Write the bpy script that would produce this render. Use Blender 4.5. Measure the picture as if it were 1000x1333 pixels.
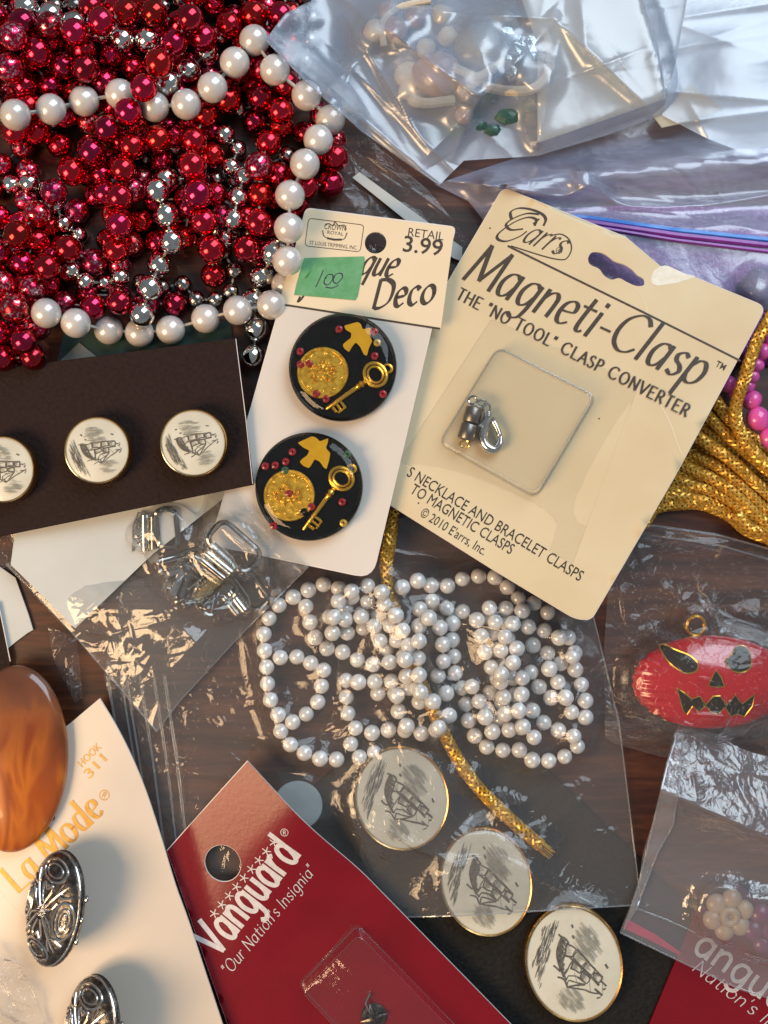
import bpy, math, random
import numpy as np
from mathutils import Vector, Matrix
from mathutils.geometry import tessellate_polygon, delaunay_2d_cdt

for o in list(bpy.data.objects):
    bpy.data.objects.remove(o)
scene = bpy.context.scene
COL = scene.collection
random.seed(7)
RNG = np.random.RandomState(7)

# ------------------------------------------------------------------ camera, light, exposure
CAM_H = 300.0          # mm above the table
K = 0.2                # mm per photograph pixel on the table
cam_d = bpy.data.cameras.new('camera')
cam_d.sensor_fit = 'VERTICAL'
cam_d.sensor_height = 36.0
cam_d.lens = 36.0 * CAM_H / (1333 * K)
cam_d.clip_start = 0.01
cam_d.clip_end = 20
cam = bpy.data.objects.new('camera', cam_d)
cam.location = (0, 0, CAM_H / 1000)
COL.objects.link(cam)
scene.camera = cam

world = bpy.data.worlds.new('World')
scene.world = world
world.use_nodes = True
bg = world.node_tree.nodes['Background']
bg.inputs[0].default_value = (0.80, 0.90, 1.0, 1)
bg.inputs[1].default_value = 0.24


def area(name, loc, target, sx, sy, power, col):
    l = bpy.data.lights.new(name, 'AREA')
    l.shape = 'RECTANGLE'
    l.size, l.size_y = sx, sy
    l.energy = power
    l.color = col
    o = bpy.data.objects.new(name, l)
    COL.objects.link(o)
    o.location = loc
    d = Vector(target) - Vector(loc)
    o.rotation_euler = d.to_track_quat('-Z', 'Y').to_euler()
    return o


area('lamp_light', (-0.52, -0.25, 0.50), (0, 0, 0), 0.30, 0.38, 5.7, (1.0, 0.66, 0.36))
area('window_light', (0.52, 0.76, 0.86), (0, 0, 0), 0.75, 1.05, 14.0, (0.76, 0.89, 1.0))

scene.view_settings.view_transform = 'Standard'
scene.view_settings.look = 'None'
scene.view_settings.exposure = -0.1
scene.view_settings.gamma = 1
scene.view_settings.use_curve_mapping = False
scene.render.engine = 'CYCLES'
scene.cycles.max_bounces = 14
scene.cycles.transparent_max_bounces = 24
scene.cycles.caustics_reflective = False
scene.cycles.caustics_refractive = False
scene.cycles.sample_clamp_indirect = 6


# ------------------------------------------------------------------ materials
def new_mat(name):
    m = bpy.data.materials.new(name)
    m.use_nodes = True
    nt = m.node_tree
    nt.nodes.clear()
    return m, nt


def nd(nt, t, **kw):
    n = nt.nodes.new(t)
    for k, v in kw.items():
        if k in n.inputs.keys():
            n.inputs[k].default_value = v
        else:
            setattr(n, k, v)
    return n


def c4(c):
    return (c[0], c[1], c[2], 1)


def ramp(nt, fac, stops):
    r = nt.nodes.new('ShaderNodeValToRGB')
    e = r.color_ramp.elements
    while len(e) < len(stops):
        e.new(0.5)
    for i, (p, c) in enumerate(stops):
        e[i].position = p
        e[i].color = c4(c) if not isinstance(c, (int, float)) else (c, c, c, 1)
    nt.links.new(fac, r.inputs[0])
    return r.outputs[0]


def pm(name, c1, c2=None, scale=300, rough=0.5, metal=0.0, bump=0.0, bscale=None, coat=0.0, spec=0.5,
       lo=0.35, hi=0.65, rvar=0.0, sheen=0.0, trans=0.0, sss=0.0, stretch=None, objrand=None, det=4, coatr=0.05):
    """general noise-varied principled material"""
    m, nt = new_mat(name)
    out = nd(nt, 'ShaderNodeOutputMaterial')
    b = nd(nt, 'ShaderNodeBsdfPrincipled')
    tc = nd(nt, 'ShaderNodeTexCoord')
    mp = nd(nt, 'ShaderNodeMapping')
    nt.links.new(tc.outputs['Object'], mp.inputs[0])
    if stretch:
        mp.inputs['Scale'].default_value = stretch
    if objrand:
        oi = nd(nt, 'ShaderNodeObjectInfo')
        sc = nd(nt, 'ShaderNodeVectorMath', operation='SCALE')
        cm = nd(nt, 'ShaderNodeCombineXYZ')
        for i in range(3):
            nt.links.new(oi.outputs['Random'], cm.inputs[i])
        nt.links.new(cm.outputs[0], sc.inputs[0])
        sc.inputs['Scale'].default_value = 3.7
        nt.links.new(sc.outputs[0], mp.inputs['Location'])
    n = nd(nt, 'ShaderNodeTexNoise', Scale=scale, Detail=det, Roughness=0.6)
    nt.links.new(mp.outputs[0], n.inputs['Vector'])
    col = ramp(nt, n.outputs[0], [(lo, c1), (hi, c2 or c1)])
    if objrand:
        hs = nd(nt, 'ShaderNodeHueSaturation')
        mr = nd(nt, 'ShaderNodeMapRange')
        nt.links.new(oi.outputs['Random'], mr.inputs[0])
        mr.inputs[3].default_value = 0.5 - objrand[0]
        mr.inputs[4].default_value = 0.5 + objrand[0]
        nt.links.new(mr.outputs[0], hs.inputs['Hue'])
        m2 = nd(nt, 'ShaderNodeMath', operation='MULTIPLY')
        m2.inputs[1].default_value = 7.31
        nt.links.new(oi.outputs['Random'], m2.inputs[0])
        fr = nd(nt, 'ShaderNodeMath', operation='FRACT')
        nt.links.new(m2.outputs[0], fr.inputs[0])
        mr2 = nd(nt, 'ShaderNodeMapRange')
        nt.links.new(fr.outputs[0], mr2.inputs[0])
        mr2.inputs[3].default_value = 1 - objrand[1]
        mr2.inputs[4].default_value = 1 + objrand[1]
        nt.links.new(mr2.outputs[0], hs.inputs['Value'])
        nt.links.new(col, hs.inputs['Color'])
        col = hs.outputs[0]
    nt.links.new(col, b.inputs['Base Color'])
    b.inputs['Roughness'].default_value = rough
    if rvar:
        mr = nd(nt, 'ShaderNodeMapRange')
        nt.links.new(n.outputs[0], mr.inputs[0])
        mr.inputs[3].default_value = max(0.02, rough - rvar)
        mr.inputs[4].default_value = rough + rvar
        nt.links.new(mr.outputs[0], b.inputs['Roughness'])
    b.inputs['Metallic'].default_value = metal
    b.inputs['Coat Weight'].default_value = coat
    b.inputs['Coat Roughness'].default_value = coatr
    b.inputs['Specular IOR Level'].default_value = spec
    b.inputs['Sheen Weight'].default_value = sheen
    b.inputs['Transmission Weight'].default_value = trans
    if sss:
        b.inputs['Subsurface Weight'].default_value = sss
        b.inputs['Subsurface Radius'].default_value = (0.002, 0.001, 0.0007)
    if bump:
        n2 = nd(nt, 'ShaderNodeTexNoise', Scale=bscale or scale, Detail=5)
        nt.links.new(mp.outputs[0], n2.inputs['Vector'])
        bp = nd(nt, 'ShaderNodeBump', Strength=bump, Distance=0.0004)
        nt.links.new(n2.outputs[0], bp.inputs['Height'])
        nt.links.new(bp.outputs[0], b.inputs['Normal'])
    nt.links.new(b.outputs[0], out.inputs[0])
    return m


def film_mat(name, tint=(0.95, 0.96, 0.97), base=0.05, gain=0.8, rough=0.06, haze=0.03, haze_col=(0.8, 0.85, 0.9),
             bump=0.5, s1=60, s2=320, power=3.0, fine=0.5, stretch=None, sparse=None):
    """thin clear plastic: clear straight through, mirror-like by angle, a little milky"""
    m, nt = new_mat(name)
    out = nd(nt, 'ShaderNodeOutputMaterial')
    tc = nd(nt, 'ShaderNodeTexCoord')
    mp = nd(nt, 'ShaderNodeMapping')
    nt.links.new(tc.outputs['Object'], mp.inputs[0])
    if stretch:
        mp.inputs['Scale'].default_value = stretch[0]
        mp.inputs['Rotation'].default_value = (0, 0, stretch[1])
    n1 = nd(nt, 'ShaderNodeTexNoise', Scale=s1, Detail=3, Distortion=1.2)
    n2 = nd(nt, 'ShaderNodeTexNoise', Scale=s2, Detail=3, Distortion=2.0)
    for n in (n1, n2):
        nt.links.new(mp.outputs[0], n.inputs['Vector'])
    mm = nd(nt, 'ShaderNodeMath', operation='MULTIPLY_ADD')
    o1, o2 = n1.outputs[0], n2.outputs[0]
    if sparse:      # flat film broken only here and there by crinkles
        def cut(o, a, b):
            q = nd(nt, 'ShaderNodeMapRange', interpolation_type='SMOOTHSTEP')
            q.inputs[1].default_value, q.inputs[2].default_value = a, b
            q.inputs[4].default_value = b - a
            nt.links.new(o, q.inputs[0])
            return q.outputs[0]
        o1, o2 = cut(o1, *sparse), cut(o2, sparse[0], sparse[1])
    nt.links.new(o2, mm.inputs[0])
    mm.inputs[1].default_value = fine * s1 / s2
    nt.links.new(o1, mm.inputs[2])
    bp = nd(nt, 'ShaderNodeBump', Strength=bump, Distance=0.004)
    nt.links.new(mm.outputs[0], bp.inputs['Height'])
    lw = nd(nt, 'ShaderNodeLayerWeight', Blend=0.5)
    nt.links.new(bp.outputs[0], lw.inputs['Normal'])
    pw = nd(nt, 'ShaderNodeMath', operation='POWER')
    nt.links.new(lw.outputs['Facing'], pw.inputs[0])
    pw.inputs[1].default_value = power
    ma = nd(nt, 'ShaderNodeMath', operation='MULTIPLY_ADD', use_clamp=True)
    nt.links.new(pw.outputs[0], ma.inputs[0])
    ma.inputs[1].default_value = gain
    ma.inputs[2].default_value = base
    tr = nd(nt, 'ShaderNodeBsdfTransparent')
    tr.inputs[0].default_value = c4(tint)
    gl = nd(nt, 'ShaderNodeBsdfGlossy')
    gl.inputs['Roughness'].default_value = rough
    gl.inputs[0].default_value = (1, 1, 1, 1)
    nt.links.new(bp.outputs[0], gl.inputs['Normal'])
    df = nd(nt, 'ShaderNodeBsdfDiffuse')
    df.inputs[0].default_value = c4(haze_col)
    mx0 = nd(nt, 'ShaderNodeMixShader')
    mx0.inputs[0].default_value = haze
    nt.links.new(tr.outputs[0], mx0.inputs[1])
    nt.links.new(df.outputs[0], mx0.inputs[2])
    mx = nd(nt, 'ShaderNodeMixShader')
    nt.links.new(ma.outputs[0], mx.inputs[0])
    nt.links.new(mx0.outputs[0], mx.inputs[1])
    nt.links.new(gl.outputs[0], mx.inputs[2])
    nt.links.new(mx.outputs[0], out.inputs[0])
    return m


M = {}
M['red_bead'] = pm('red_metal_bead', (0.50, 0.006, 0.022), (0.62, 0.010, 0.055), 2.2, 0.15, 1.0, 0.035, 2.6, coat=0.5,
                   objrand=(0.012, 0.35), rvar=0.05)
M['worn_bead'] = pm('worn_red_bead', (0.50, 0.008, 0.05), (0.80, 0.50, 0.52), 4.5, 0.2, 0.95, 0.16, 6, coat=0.3,
                    objrand=(0.012, 0.3), lo=0.54, hi=0.60)
M['silver_bead'] = pm('silver_metal_bead', (0.80, 0.79, 0.76), (0.60, 0.58, 0.54), 2.5, 0.12, 1.0, 0.04, 3.0,
                      objrand=(0.01, 0.12), rvar=0.05)
M['dull_bead'] = pm('dark_silver_bead', (0.50, 0.48, 0.45), (0.22, 0.20, 0.18), 3.0, 0.16, 1.0, 0.16, 5, objrand=(0.01, 0.3))  # darker silver for the loose strands low in the pile
M['pearl'] = pm('pearl_gloss', (0.70, 0.66, 0.62), (0.76, 0.69, 0.65), 1.5, 0.25, 0.25, 0.02, 4, coat=0.7, sss=0.15, objrand=(0.004, 0.05))
M['seed_pearl'] = pm('seed_pearl_gloss', (0.84, 0.83, 0.78), (0.90, 0.85, 0.83), 1.5, 0.22, 0.15, 0.02, 4, coat=0.8, sss=0.1, objrand=(0.006, 0.05))
M['string'] = pm('bead_string', (0.55, 0.52, 0.48), (0.4, 0.38, 0.35), 900, 0.5, 0.3)
M['cream_card'] = pm('cream_card', (0.76, 0.65, 0.44), (0.66, 0.52, 0.31), 22, 0.42, 0, 0.05, 700, lo=0.3, hi=0.75, det=6)
M['white_card'] = pm('white_card', (0.74, 0.69, 0.63), (0.69, 0.63, 0.56), 20, 0.35, 0, 0.04, 600, coat=0.15, coatr=0.25)
M['tan_print'] = pm('tan_print', (0.83, 0.65, 0.42), (0.82, 0.71, 0.52), 25, 0.4, lo=0.25, hi=0.8)
M['paper_white'] = pm('white_paper', (0.60, 0.62, 0.60), (0.55, 0.57, 0.55), 50, 0.6, 0, 0.05, 800)
M['dull_card'] = pm('dull_cream_card', (0.50, 0.45, 0.34), (0.44, 0.40, 0.30), 60, .6)
M['slip_grey'] = pm('grey_paper', (0.22, 0.25, 0.24), (0.28, 0.30, 0.29), 100, .6)
M['torn'] = pm('torn_paper', (0.88, 0.87, 0.80), (0.80, 0.78, 0.66), 600, 0.9, 0, 0.6, 900)
M['brown_card'] = pm('brown_felt_card', (0.011, 0.0045, 0.004), (0.026, 0.011, 0.009), 900, 0.75, 0, 0.8, 1100, spec=0.25, lo=0.3, hi=0.7, det=8)
M['black_card'] = pm('black_felt_card', (0.007, 0.006, 0.006), (0.016, 0.014, 0.012), 800, 0.7, 0, 0.8, 900, spec=0.25, det=8)
M['red_card'] = pm('red_gloss_card', (0.17, 0.003, 0.009), (0.21, 0.004, 0.012), 40, 0.3, 0, 0.10, 900, coat=0.12, coatr=0.16, spec=0.4)
M['lamode_card'] = pm('ivory_gloss_card', (0.69, 0.61, 0.53), (0.63, 0.55, 0.46), 18, 0.32, 0, 0.05, 120, coat=0.25, coatr=0.2)
M['edge_white'] = pm('cut_paper_edge', (0.85, 0.80, 0.76), (0.75, 0.68, 0.64), 500, 0.8)
M['ink'] = pm('brown_black_ink', (0.045, 0.032, 0.022), (0.07, 0.05, 0.035), 900, 0.5)
M['black_ink'] = pm('black_ink', (0.02, 0.018, 0.018), (0.04, 0.035, 0.03), 900, 0.5)
M['gold_ink'] = pm('gold_foil_ink', (0.52, 0.30, 0.06), (0.44, 0.25, 0.05), 700, 0.4, 0.4, 0.1)
M['silver_ink'] = pm('silver_white_ink', (0.72, 0.68, 0.68), (0.60, 0.56, 0.57), 900, 0.45)
M['pen_ink'] = pm('pen_ink', (0.03, 0.02, 0.05), (0.05, 0.04, 0.07), 900, 0.5)
M['green_tape'] = pm('green_masking_tape', (0.10, 0.33, 0.14), (0.15, 0.40, 0.20), 350, 0.6, 0, 0.4, 500)
M['ivory'] = pm('ivory_resin', (0.70, 0.68, 0.57), (0.62, 0.59, 0.48), 130, 0.28, 0, 0.02, coat=0.4)
M['engrave'] = pm('engraving_ink', (0.07, 0.065, 0.055), (0.15, 0.14, 0.12), 900, 0.6)
M['engrave_pale'] = pm('engraving_grey', (0.34, 0.33, 0.28), (0.26, 0.25, 0.21), 900, 0.6)
M['rim_gold'] = pm('brass_rim', (0.80, 0.52, 0.22), (0.62, 0.36, 0.13), 400, 0.22, 1.0, 0.08)
M['gold'] = pm('bright_gold', (0.95, 0.60, 0.10), (0.85, 0.48, 0.06), 500, 0.22, 0.9, 0.15, 900)
M['coin'] = pm('gold_coin', (0.95, 0.60, 0.08), (0.62, 0.34, 0.03), 700, 0.3, 0.8, 0.5, 700, lo=0.42, hi=0.66)
M['dove'] = pm('gold_enamel', (0.90, 0.52, 0.03), (0.84, 0.44, 0.02), 300, 0.3, 0.55)
M['black_resin'] = pm('black_resin', (0.005, 0.005, 0.005), (0.008, 0.008, 0.008), 300, 0.15, coat=0.0, spec=0.3)
M['seed_red'] = pm('red_seed_bead', (0.22, 0.010, 0.014), (0.32, 0.02, 0.03), 900, 0.2, coat=0.4)
M['seed_gold'] = pm('gold_seed_bead', (0.62, 0.42, 0.06), (0.5, 0.3, 0.05), 900, 0.25, 0.5, coat=0.6)
M['seed_green'] = pm('green_seed_bead', (0.05, 0.13, 0.06), (0.03, 0.09, 0.05), 900, 0.2, coat=0.6)
M['steel'] = pm('bright_steel', (0.72, 0.71, 0.68), (0.55, 0.54, 0.52), 600, 0.16, 1.0, 0.1)
M['dark_steel'] = pm('dark_steel', (0.36, 0.35, 0.33), (0.20, 0.19, 0.18), 500, 0.16, 1.0, 0.1)
M['magnet'] = pm('brushed_magnet', (0.30, 0.27, 0.24), (0.20, 0.18, 0.16), 700, 0.32, 1.0, 0.15, stretch=(6, 6, 1))
M['brass'] = pm('brass_tube', (0.90, 0.66, 0.28), (0.75, 0.52, 0.2), 500, 0.2, 1.0, 0.08)
M['antique_dark'] = pm('antiqued_silver', (0.05, 0.045, 0.042), (0.16, 0.15, 0.14), 700, 0.3, 0.9, 0.5, 700)
M['antique'] = pm('polished_silver', (0.74, 0.70, 0.66), (0.52, 0.49, 0.45), 500, 0.2, 1.0, 0.25, 600)
M['enamel_red'] = pm('red_enamel', (0.56, 0.006, 0.012), (0.46, 0.005, 0.010), 160, 0.2, 0, 0.10, 260, coat=0.8)
M['olive_dark'] = pm('dark_recess_fill', (0.016, 0.012, 0.008), (0.028, 0.02, 0.012), 500, 0.6, spec=0.2)  # recess darkness is put into the colour; the fill lies on the surface
M['cord'] = pm('gold_lurex_cord', (0.58, 0.29, 0.03), (0.86, 0.54, 0.12), 1100, 0.34, 0.55, 0.08, 2200, lo=0.42, hi=0.66)
M['cord_core'] = pm('brown_cord_core', (0.10, 0.03, 0.006), (0.16, 0.055, 0.01), 900, 0.6)
M['pink_bead'] = pm('pink_plastic_bead', (0.72, 0.08, 0.36), (0.78, 0.12, 0.42), 2, 0.25, 0, 0.02, coat=0.5, sss=0.1)
M['purple'] = pm('purple_glitter', (0.26, 0.025, 0.26), (0.50, 0.14, 0.46), 900, 0.35, 0.35, 0.9, 900, lo=0.45, hi=0.62)
M['maroon'] = pm('maroon_glitter_stone', (0.13, 0.05, 0.06), (0.30, 0.14, 0.15), 700, 0.3, 0.4, 0.8, 700, lo=0.5, hi=0.68)
M['zip_blue'] = pm('blue_zip', (0.03, 0.20, 0.72), (0.05, 0.26, 0.80), 300, 0.3, coat=0.3)
M['zip_purple'] = pm('purple_zip', (0.20, 0.02, 0.33), (0.26, 0.04, 0.40), 300, 0.3, coat=0.3)
M['zip_clear'] = film_mat('clear_zip_rib', (0.86, 0.88, 0.90), 0.12, 0.9, 0.12, 0.10, bump=0.1)
M['stone_brown'] = pm('brown_stone', (0.42, 0.20, 0.10), (0.55, 0.30, 0.17), 160, 0.22, 0, 0.05, coat=0.4, sss=0.2)
M['stone_grey'] = pm('grey_stone', (0.34, 0.33, 0.28), (0.22, 0.21, 0.17), 160, 0.22, 0, 0.05, coat=0.4, sss=0.1)
M['stone_cream'] = pm('cream_bead', (0.78, 0.62, 0.38), (0.80, 0.70, 0.50), 200, 0.35, 0, 0.05, sss=0.2)
M['cream_cord'] = pm('cream_cord', (0.76, 0.68, 0.52), (0.66, 0.56, 0.42), 800, 0.7, 0, 0.5)
M['foil'] = pm('silver_foil', (0.62, 0.74, 0.80), (0.80, 0.85, 0.88), 400, 0.2, 0.9, 0.8, 500)
M['teal'] = pm('teal_glass', (0.04, 0.11, 0.09), (0.06, 0.15, 0.12), 400, 0.3, 0.1, 0.2, coat=0.1)
M['flower_tan'] = pm('tan_flower_bead', (0.50, 0.37, 0.24), (0.42, 0.29, 0.19), 300, 0.3, 0, 0.05, sss=0.2)
M['flower_plum'] = pm('plum_flower_bead', (0.13, 0.02, 0.06), (0.18, 0.03, 0.09), 300, 0.3, coat=0.3)
M['disc'] = pm('frosted_disc', (0.50, 0.54, 0.52), (0.56, 0.60, 0.58), 100, 0.5)
M['green_slip'] = pm('dark_green_slip', (0.02, 0.06, 0.05), (0.03, 0.08, 0.065), 100, 0.4)

# films
M['film'] = film_mat('clear_film', base=0.035, gain=1.2, rough=0.06, haze=0.06, bump=0.6, s1=60, s2=380, sparse=(0.5, 0.66), haze_col=(0.72, 0.66, 0.62))
M['film_thin'] = film_mat('thin_crinkled_film', base=0.03, gain=1.6, rough=0.05, haze=0.028, haze_col=(0.72, 0.68, 0.66), bump=0.9, s1=90, s2=420, fine=0.9, sparse=(0.53, 0.66))
M['film_clasp'] = film_mat('clasp_bag_film', base=0.055, gain=1.4, rough=0.08, haze=0.07, haze_col=(0.75, 0.70, 0.62), bump=0.35, s1=60, s2=300, fine=0.6, sparse=(0.5, 0.64))
M['film_flat'] = film_mat('flat_film', base=0.035, gain=0.9, rough=0.10, haze=0.035, haze_col=(0.72, 0.66, 0.62), bump=0.22, s1=45, s2=300)
M['film_milky_sheen'] = film_mat('milky_sheen_film', base=0.10, gain=1.4, rough=0.27, haze=0.36, haze_col=(0.55, 0.67, 0.88), bump=0.16, s1=26, s2=120)  # cool window sheen is put into the blue haze colour
M['film_zip'] = film_mat('zip_bag_film', tint=(0.93, 0.93, 0.97), base=0.10, gain=1.4, rough=0.26, haze=0.32, haze_col=(0.52, 0.57, 0.88), bump=0.35, s1=30, s2=200)  # lavender haze colour also carries the window's reflection
M['film_stiff'] = film_mat('stiff_clear_film', base=0.10, gain=1.4, rough=0.09, haze=0.15, haze_col=(0.74, 0.70, 0.74), bump=0.35, s1=70, s2=380, fine=0.8)
M['resin_clear'] = film_mat('clear_resin_dome', tint=(0.98, 0.98, 0.97), base=0.022, gain=0.9, rough=0.03, haze=0.0, bump=0.0, power=4)
M['blister'] = film_mat('clear_blister', tint=(0.98, 0.98, 0.97), base=0.04, gain=1.2, rough=0.08, haze=0.01, haze_col=(0.85, 0.83, 0.78), bump=0.12, s1=60, s2=300)

M['flange'] = film_mat('clear_flange', tint=(0.98, 0.98, 0.97), base=0.02, gain=0.6, rough=0.15, haze=0.012, bump=0.05)


def wood_mat():
    m, nt = new_mat('dark_table_wood')
    out = nd(nt, 'ShaderNodeOutputMaterial')
    b = nd(nt, 'ShaderNodeBsdfPrincipled')
    tc = nd(nt, 'ShaderNodeTexCoord')
    mp = nd(nt, 'ShaderNodeMapping')
    mp.inputs['Rotation'].default_value = (0, 0, math.radians(-4))
    mp.inputs['Scale'].default_value = (0.10, 1.0, 1.0)
    nt.links.new(tc.outputs['Object'], mp.inputs[0])
    n = nd(nt, 'ShaderNodeTexNoise', Scale=330, Detail=8, Roughness=0.65, Distortion=0.6)
    n2 = nd(nt, 'ShaderNodeTexNoise', Scale=45, Detail=4, Distortion=1.5)
    for q in (n, n2):
        nt.links.new(mp.outputs[0], q.inputs['Vector'])
    mx = nd(nt, 'ShaderNodeMath', operation='MULTIPLY_ADD')
    nt.links.new(n2.outputs[0], mx.inputs[0])
    mx.inputs[1].default_value = 0.6
    nt.links.new(n.outputs[0], mx.inputs[2])
    col = ramp(nt, mx.outputs[0], [(0.55, (0.016, 0.005, 0.0025)), (0.78, (0.062, 0.017, 0.007)), (1.0, (0.14, 0.044, 0.015))])
    nt.links.new(col, b.inputs['Base Color'])
    b.inputs['Roughness'].default_value = 0.35
    b.inputs['Coat Weight'].default_value = 0.3
    b.inputs['Coat Roughness'].default_value = 0.2
    bp = nd(nt, 'ShaderNodeBump', Strength=0.15, Distance=0.0004)
    nt.links.new(n.outputs[0], bp.inputs['Height'])
    nt.links.new(bp.outputs[0], b.inputs['Normal'])
    nt.links.new(b.outputs[0], out.inputs[0])
    return m


def agate_mat():
    m, nt = new_mat('amber_agate')
    out = nd(nt, 'ShaderNodeOutputMaterial')
    b = nd(nt, 'ShaderNodeBsdfPrincipled')
    tc = nd(nt, 'ShaderNodeTexCoord')
    mp = nd(nt, 'ShaderNodeMapping')
    nt.links.new(tc.outputs['Object'], mp.inputs[0])
    mp.inputs['Scale'].default_value = (1.0, 0.32, 0.6)
    n = nd(nt, 'ShaderNodeTexNoise', Scale=150, Detail=2, Distortion=0.5)
    nt.links.new(mp.outputs[0], n.inputs['Vector'])
    streak = ramp(nt, n.outputs[0], [(0.36, (0.30, 0.055, 0.005)), (0.50, (0.56, 0.16, 0.012)), (0.64, (0.38, 0.08, 0.006))])
    n2 = nd(nt, 'ShaderNodeTexNoise', Scale=55, Detail=2)
    nt.links.new(tc.outputs['Object'], n2.inputs['Vector'])
    grey = ramp(nt, n2.outputs[0], [(0.4, (0.085, 0.028, 0.012)), (0.62, (0.18, 0.065, 0.03))])
    sp = nd(nt, 'ShaderNodeSeparateXYZ')
    nt.links.new(tc.outputs['Object'], sp.inputs[0])
    mr = nd(nt, 'ShaderNodeMapRange')
    mr.inputs[1].default_value = -0.004
    mr.inputs[2].default_value = 0.020
    ad = nd(nt, 'ShaderNodeMath', operation='MULTIPLY_ADD')
    nt.links.new(n.outputs[0], ad.inputs[0])
    ad.inputs[1].default_value = 0.03
    nt.links.new(sp.outputs[1], ad.inputs[2])
    sb = nd(nt, 'ShaderNodeMath', operation='SUBTRACT')
    nt.links.new(ad.outputs[0], sb.inputs[0])
    sb.inputs[1].default_value = 0.015
    nt.links.new(sb.outputs[0], mr.inputs[0])
    mx = nd(nt, 'ShaderNodeMix', data_type='RGBA')
    nt.links.new(mr.outputs[0], mx.inputs['Factor'])
    nt.links.new(streak, mx.inputs['A'])
    nt.links.new(grey, mx.inputs['B'])
    nt.links.new(mx.outputs['Result'], b.inputs['Base Color'])
    b.inputs['Roughness'].default_value = 0.16
    b.inputs['Coat Weight'].default_value = 0.6
    b.inputs['Subsurface Weight'].default_value = 0.5
    b.inputs['Subsurface Radius'].default_value = (0.006, 0.002, 0.0008)
    nt.links.new(b.outputs[0], out.inputs[0])
    return m


M['wood'] = wood_mat()
M['agate'] = agate_mat()


# ------------------------------------------------------------------ geometry helpers (all in mm)
def U(px, py, z=0.0):
    s = (CAM_H - z) / CAM_H
    return Vector(((px - 500) * K * s, (666.5 - py) * K * s, z))


def Un(px, py, z):
    s = (CAM_H - z) / CAM_H
    return np.stack([(px - 500) * K * s, (666.5 - py) * K * s, z + 0 * px], -1)


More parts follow.
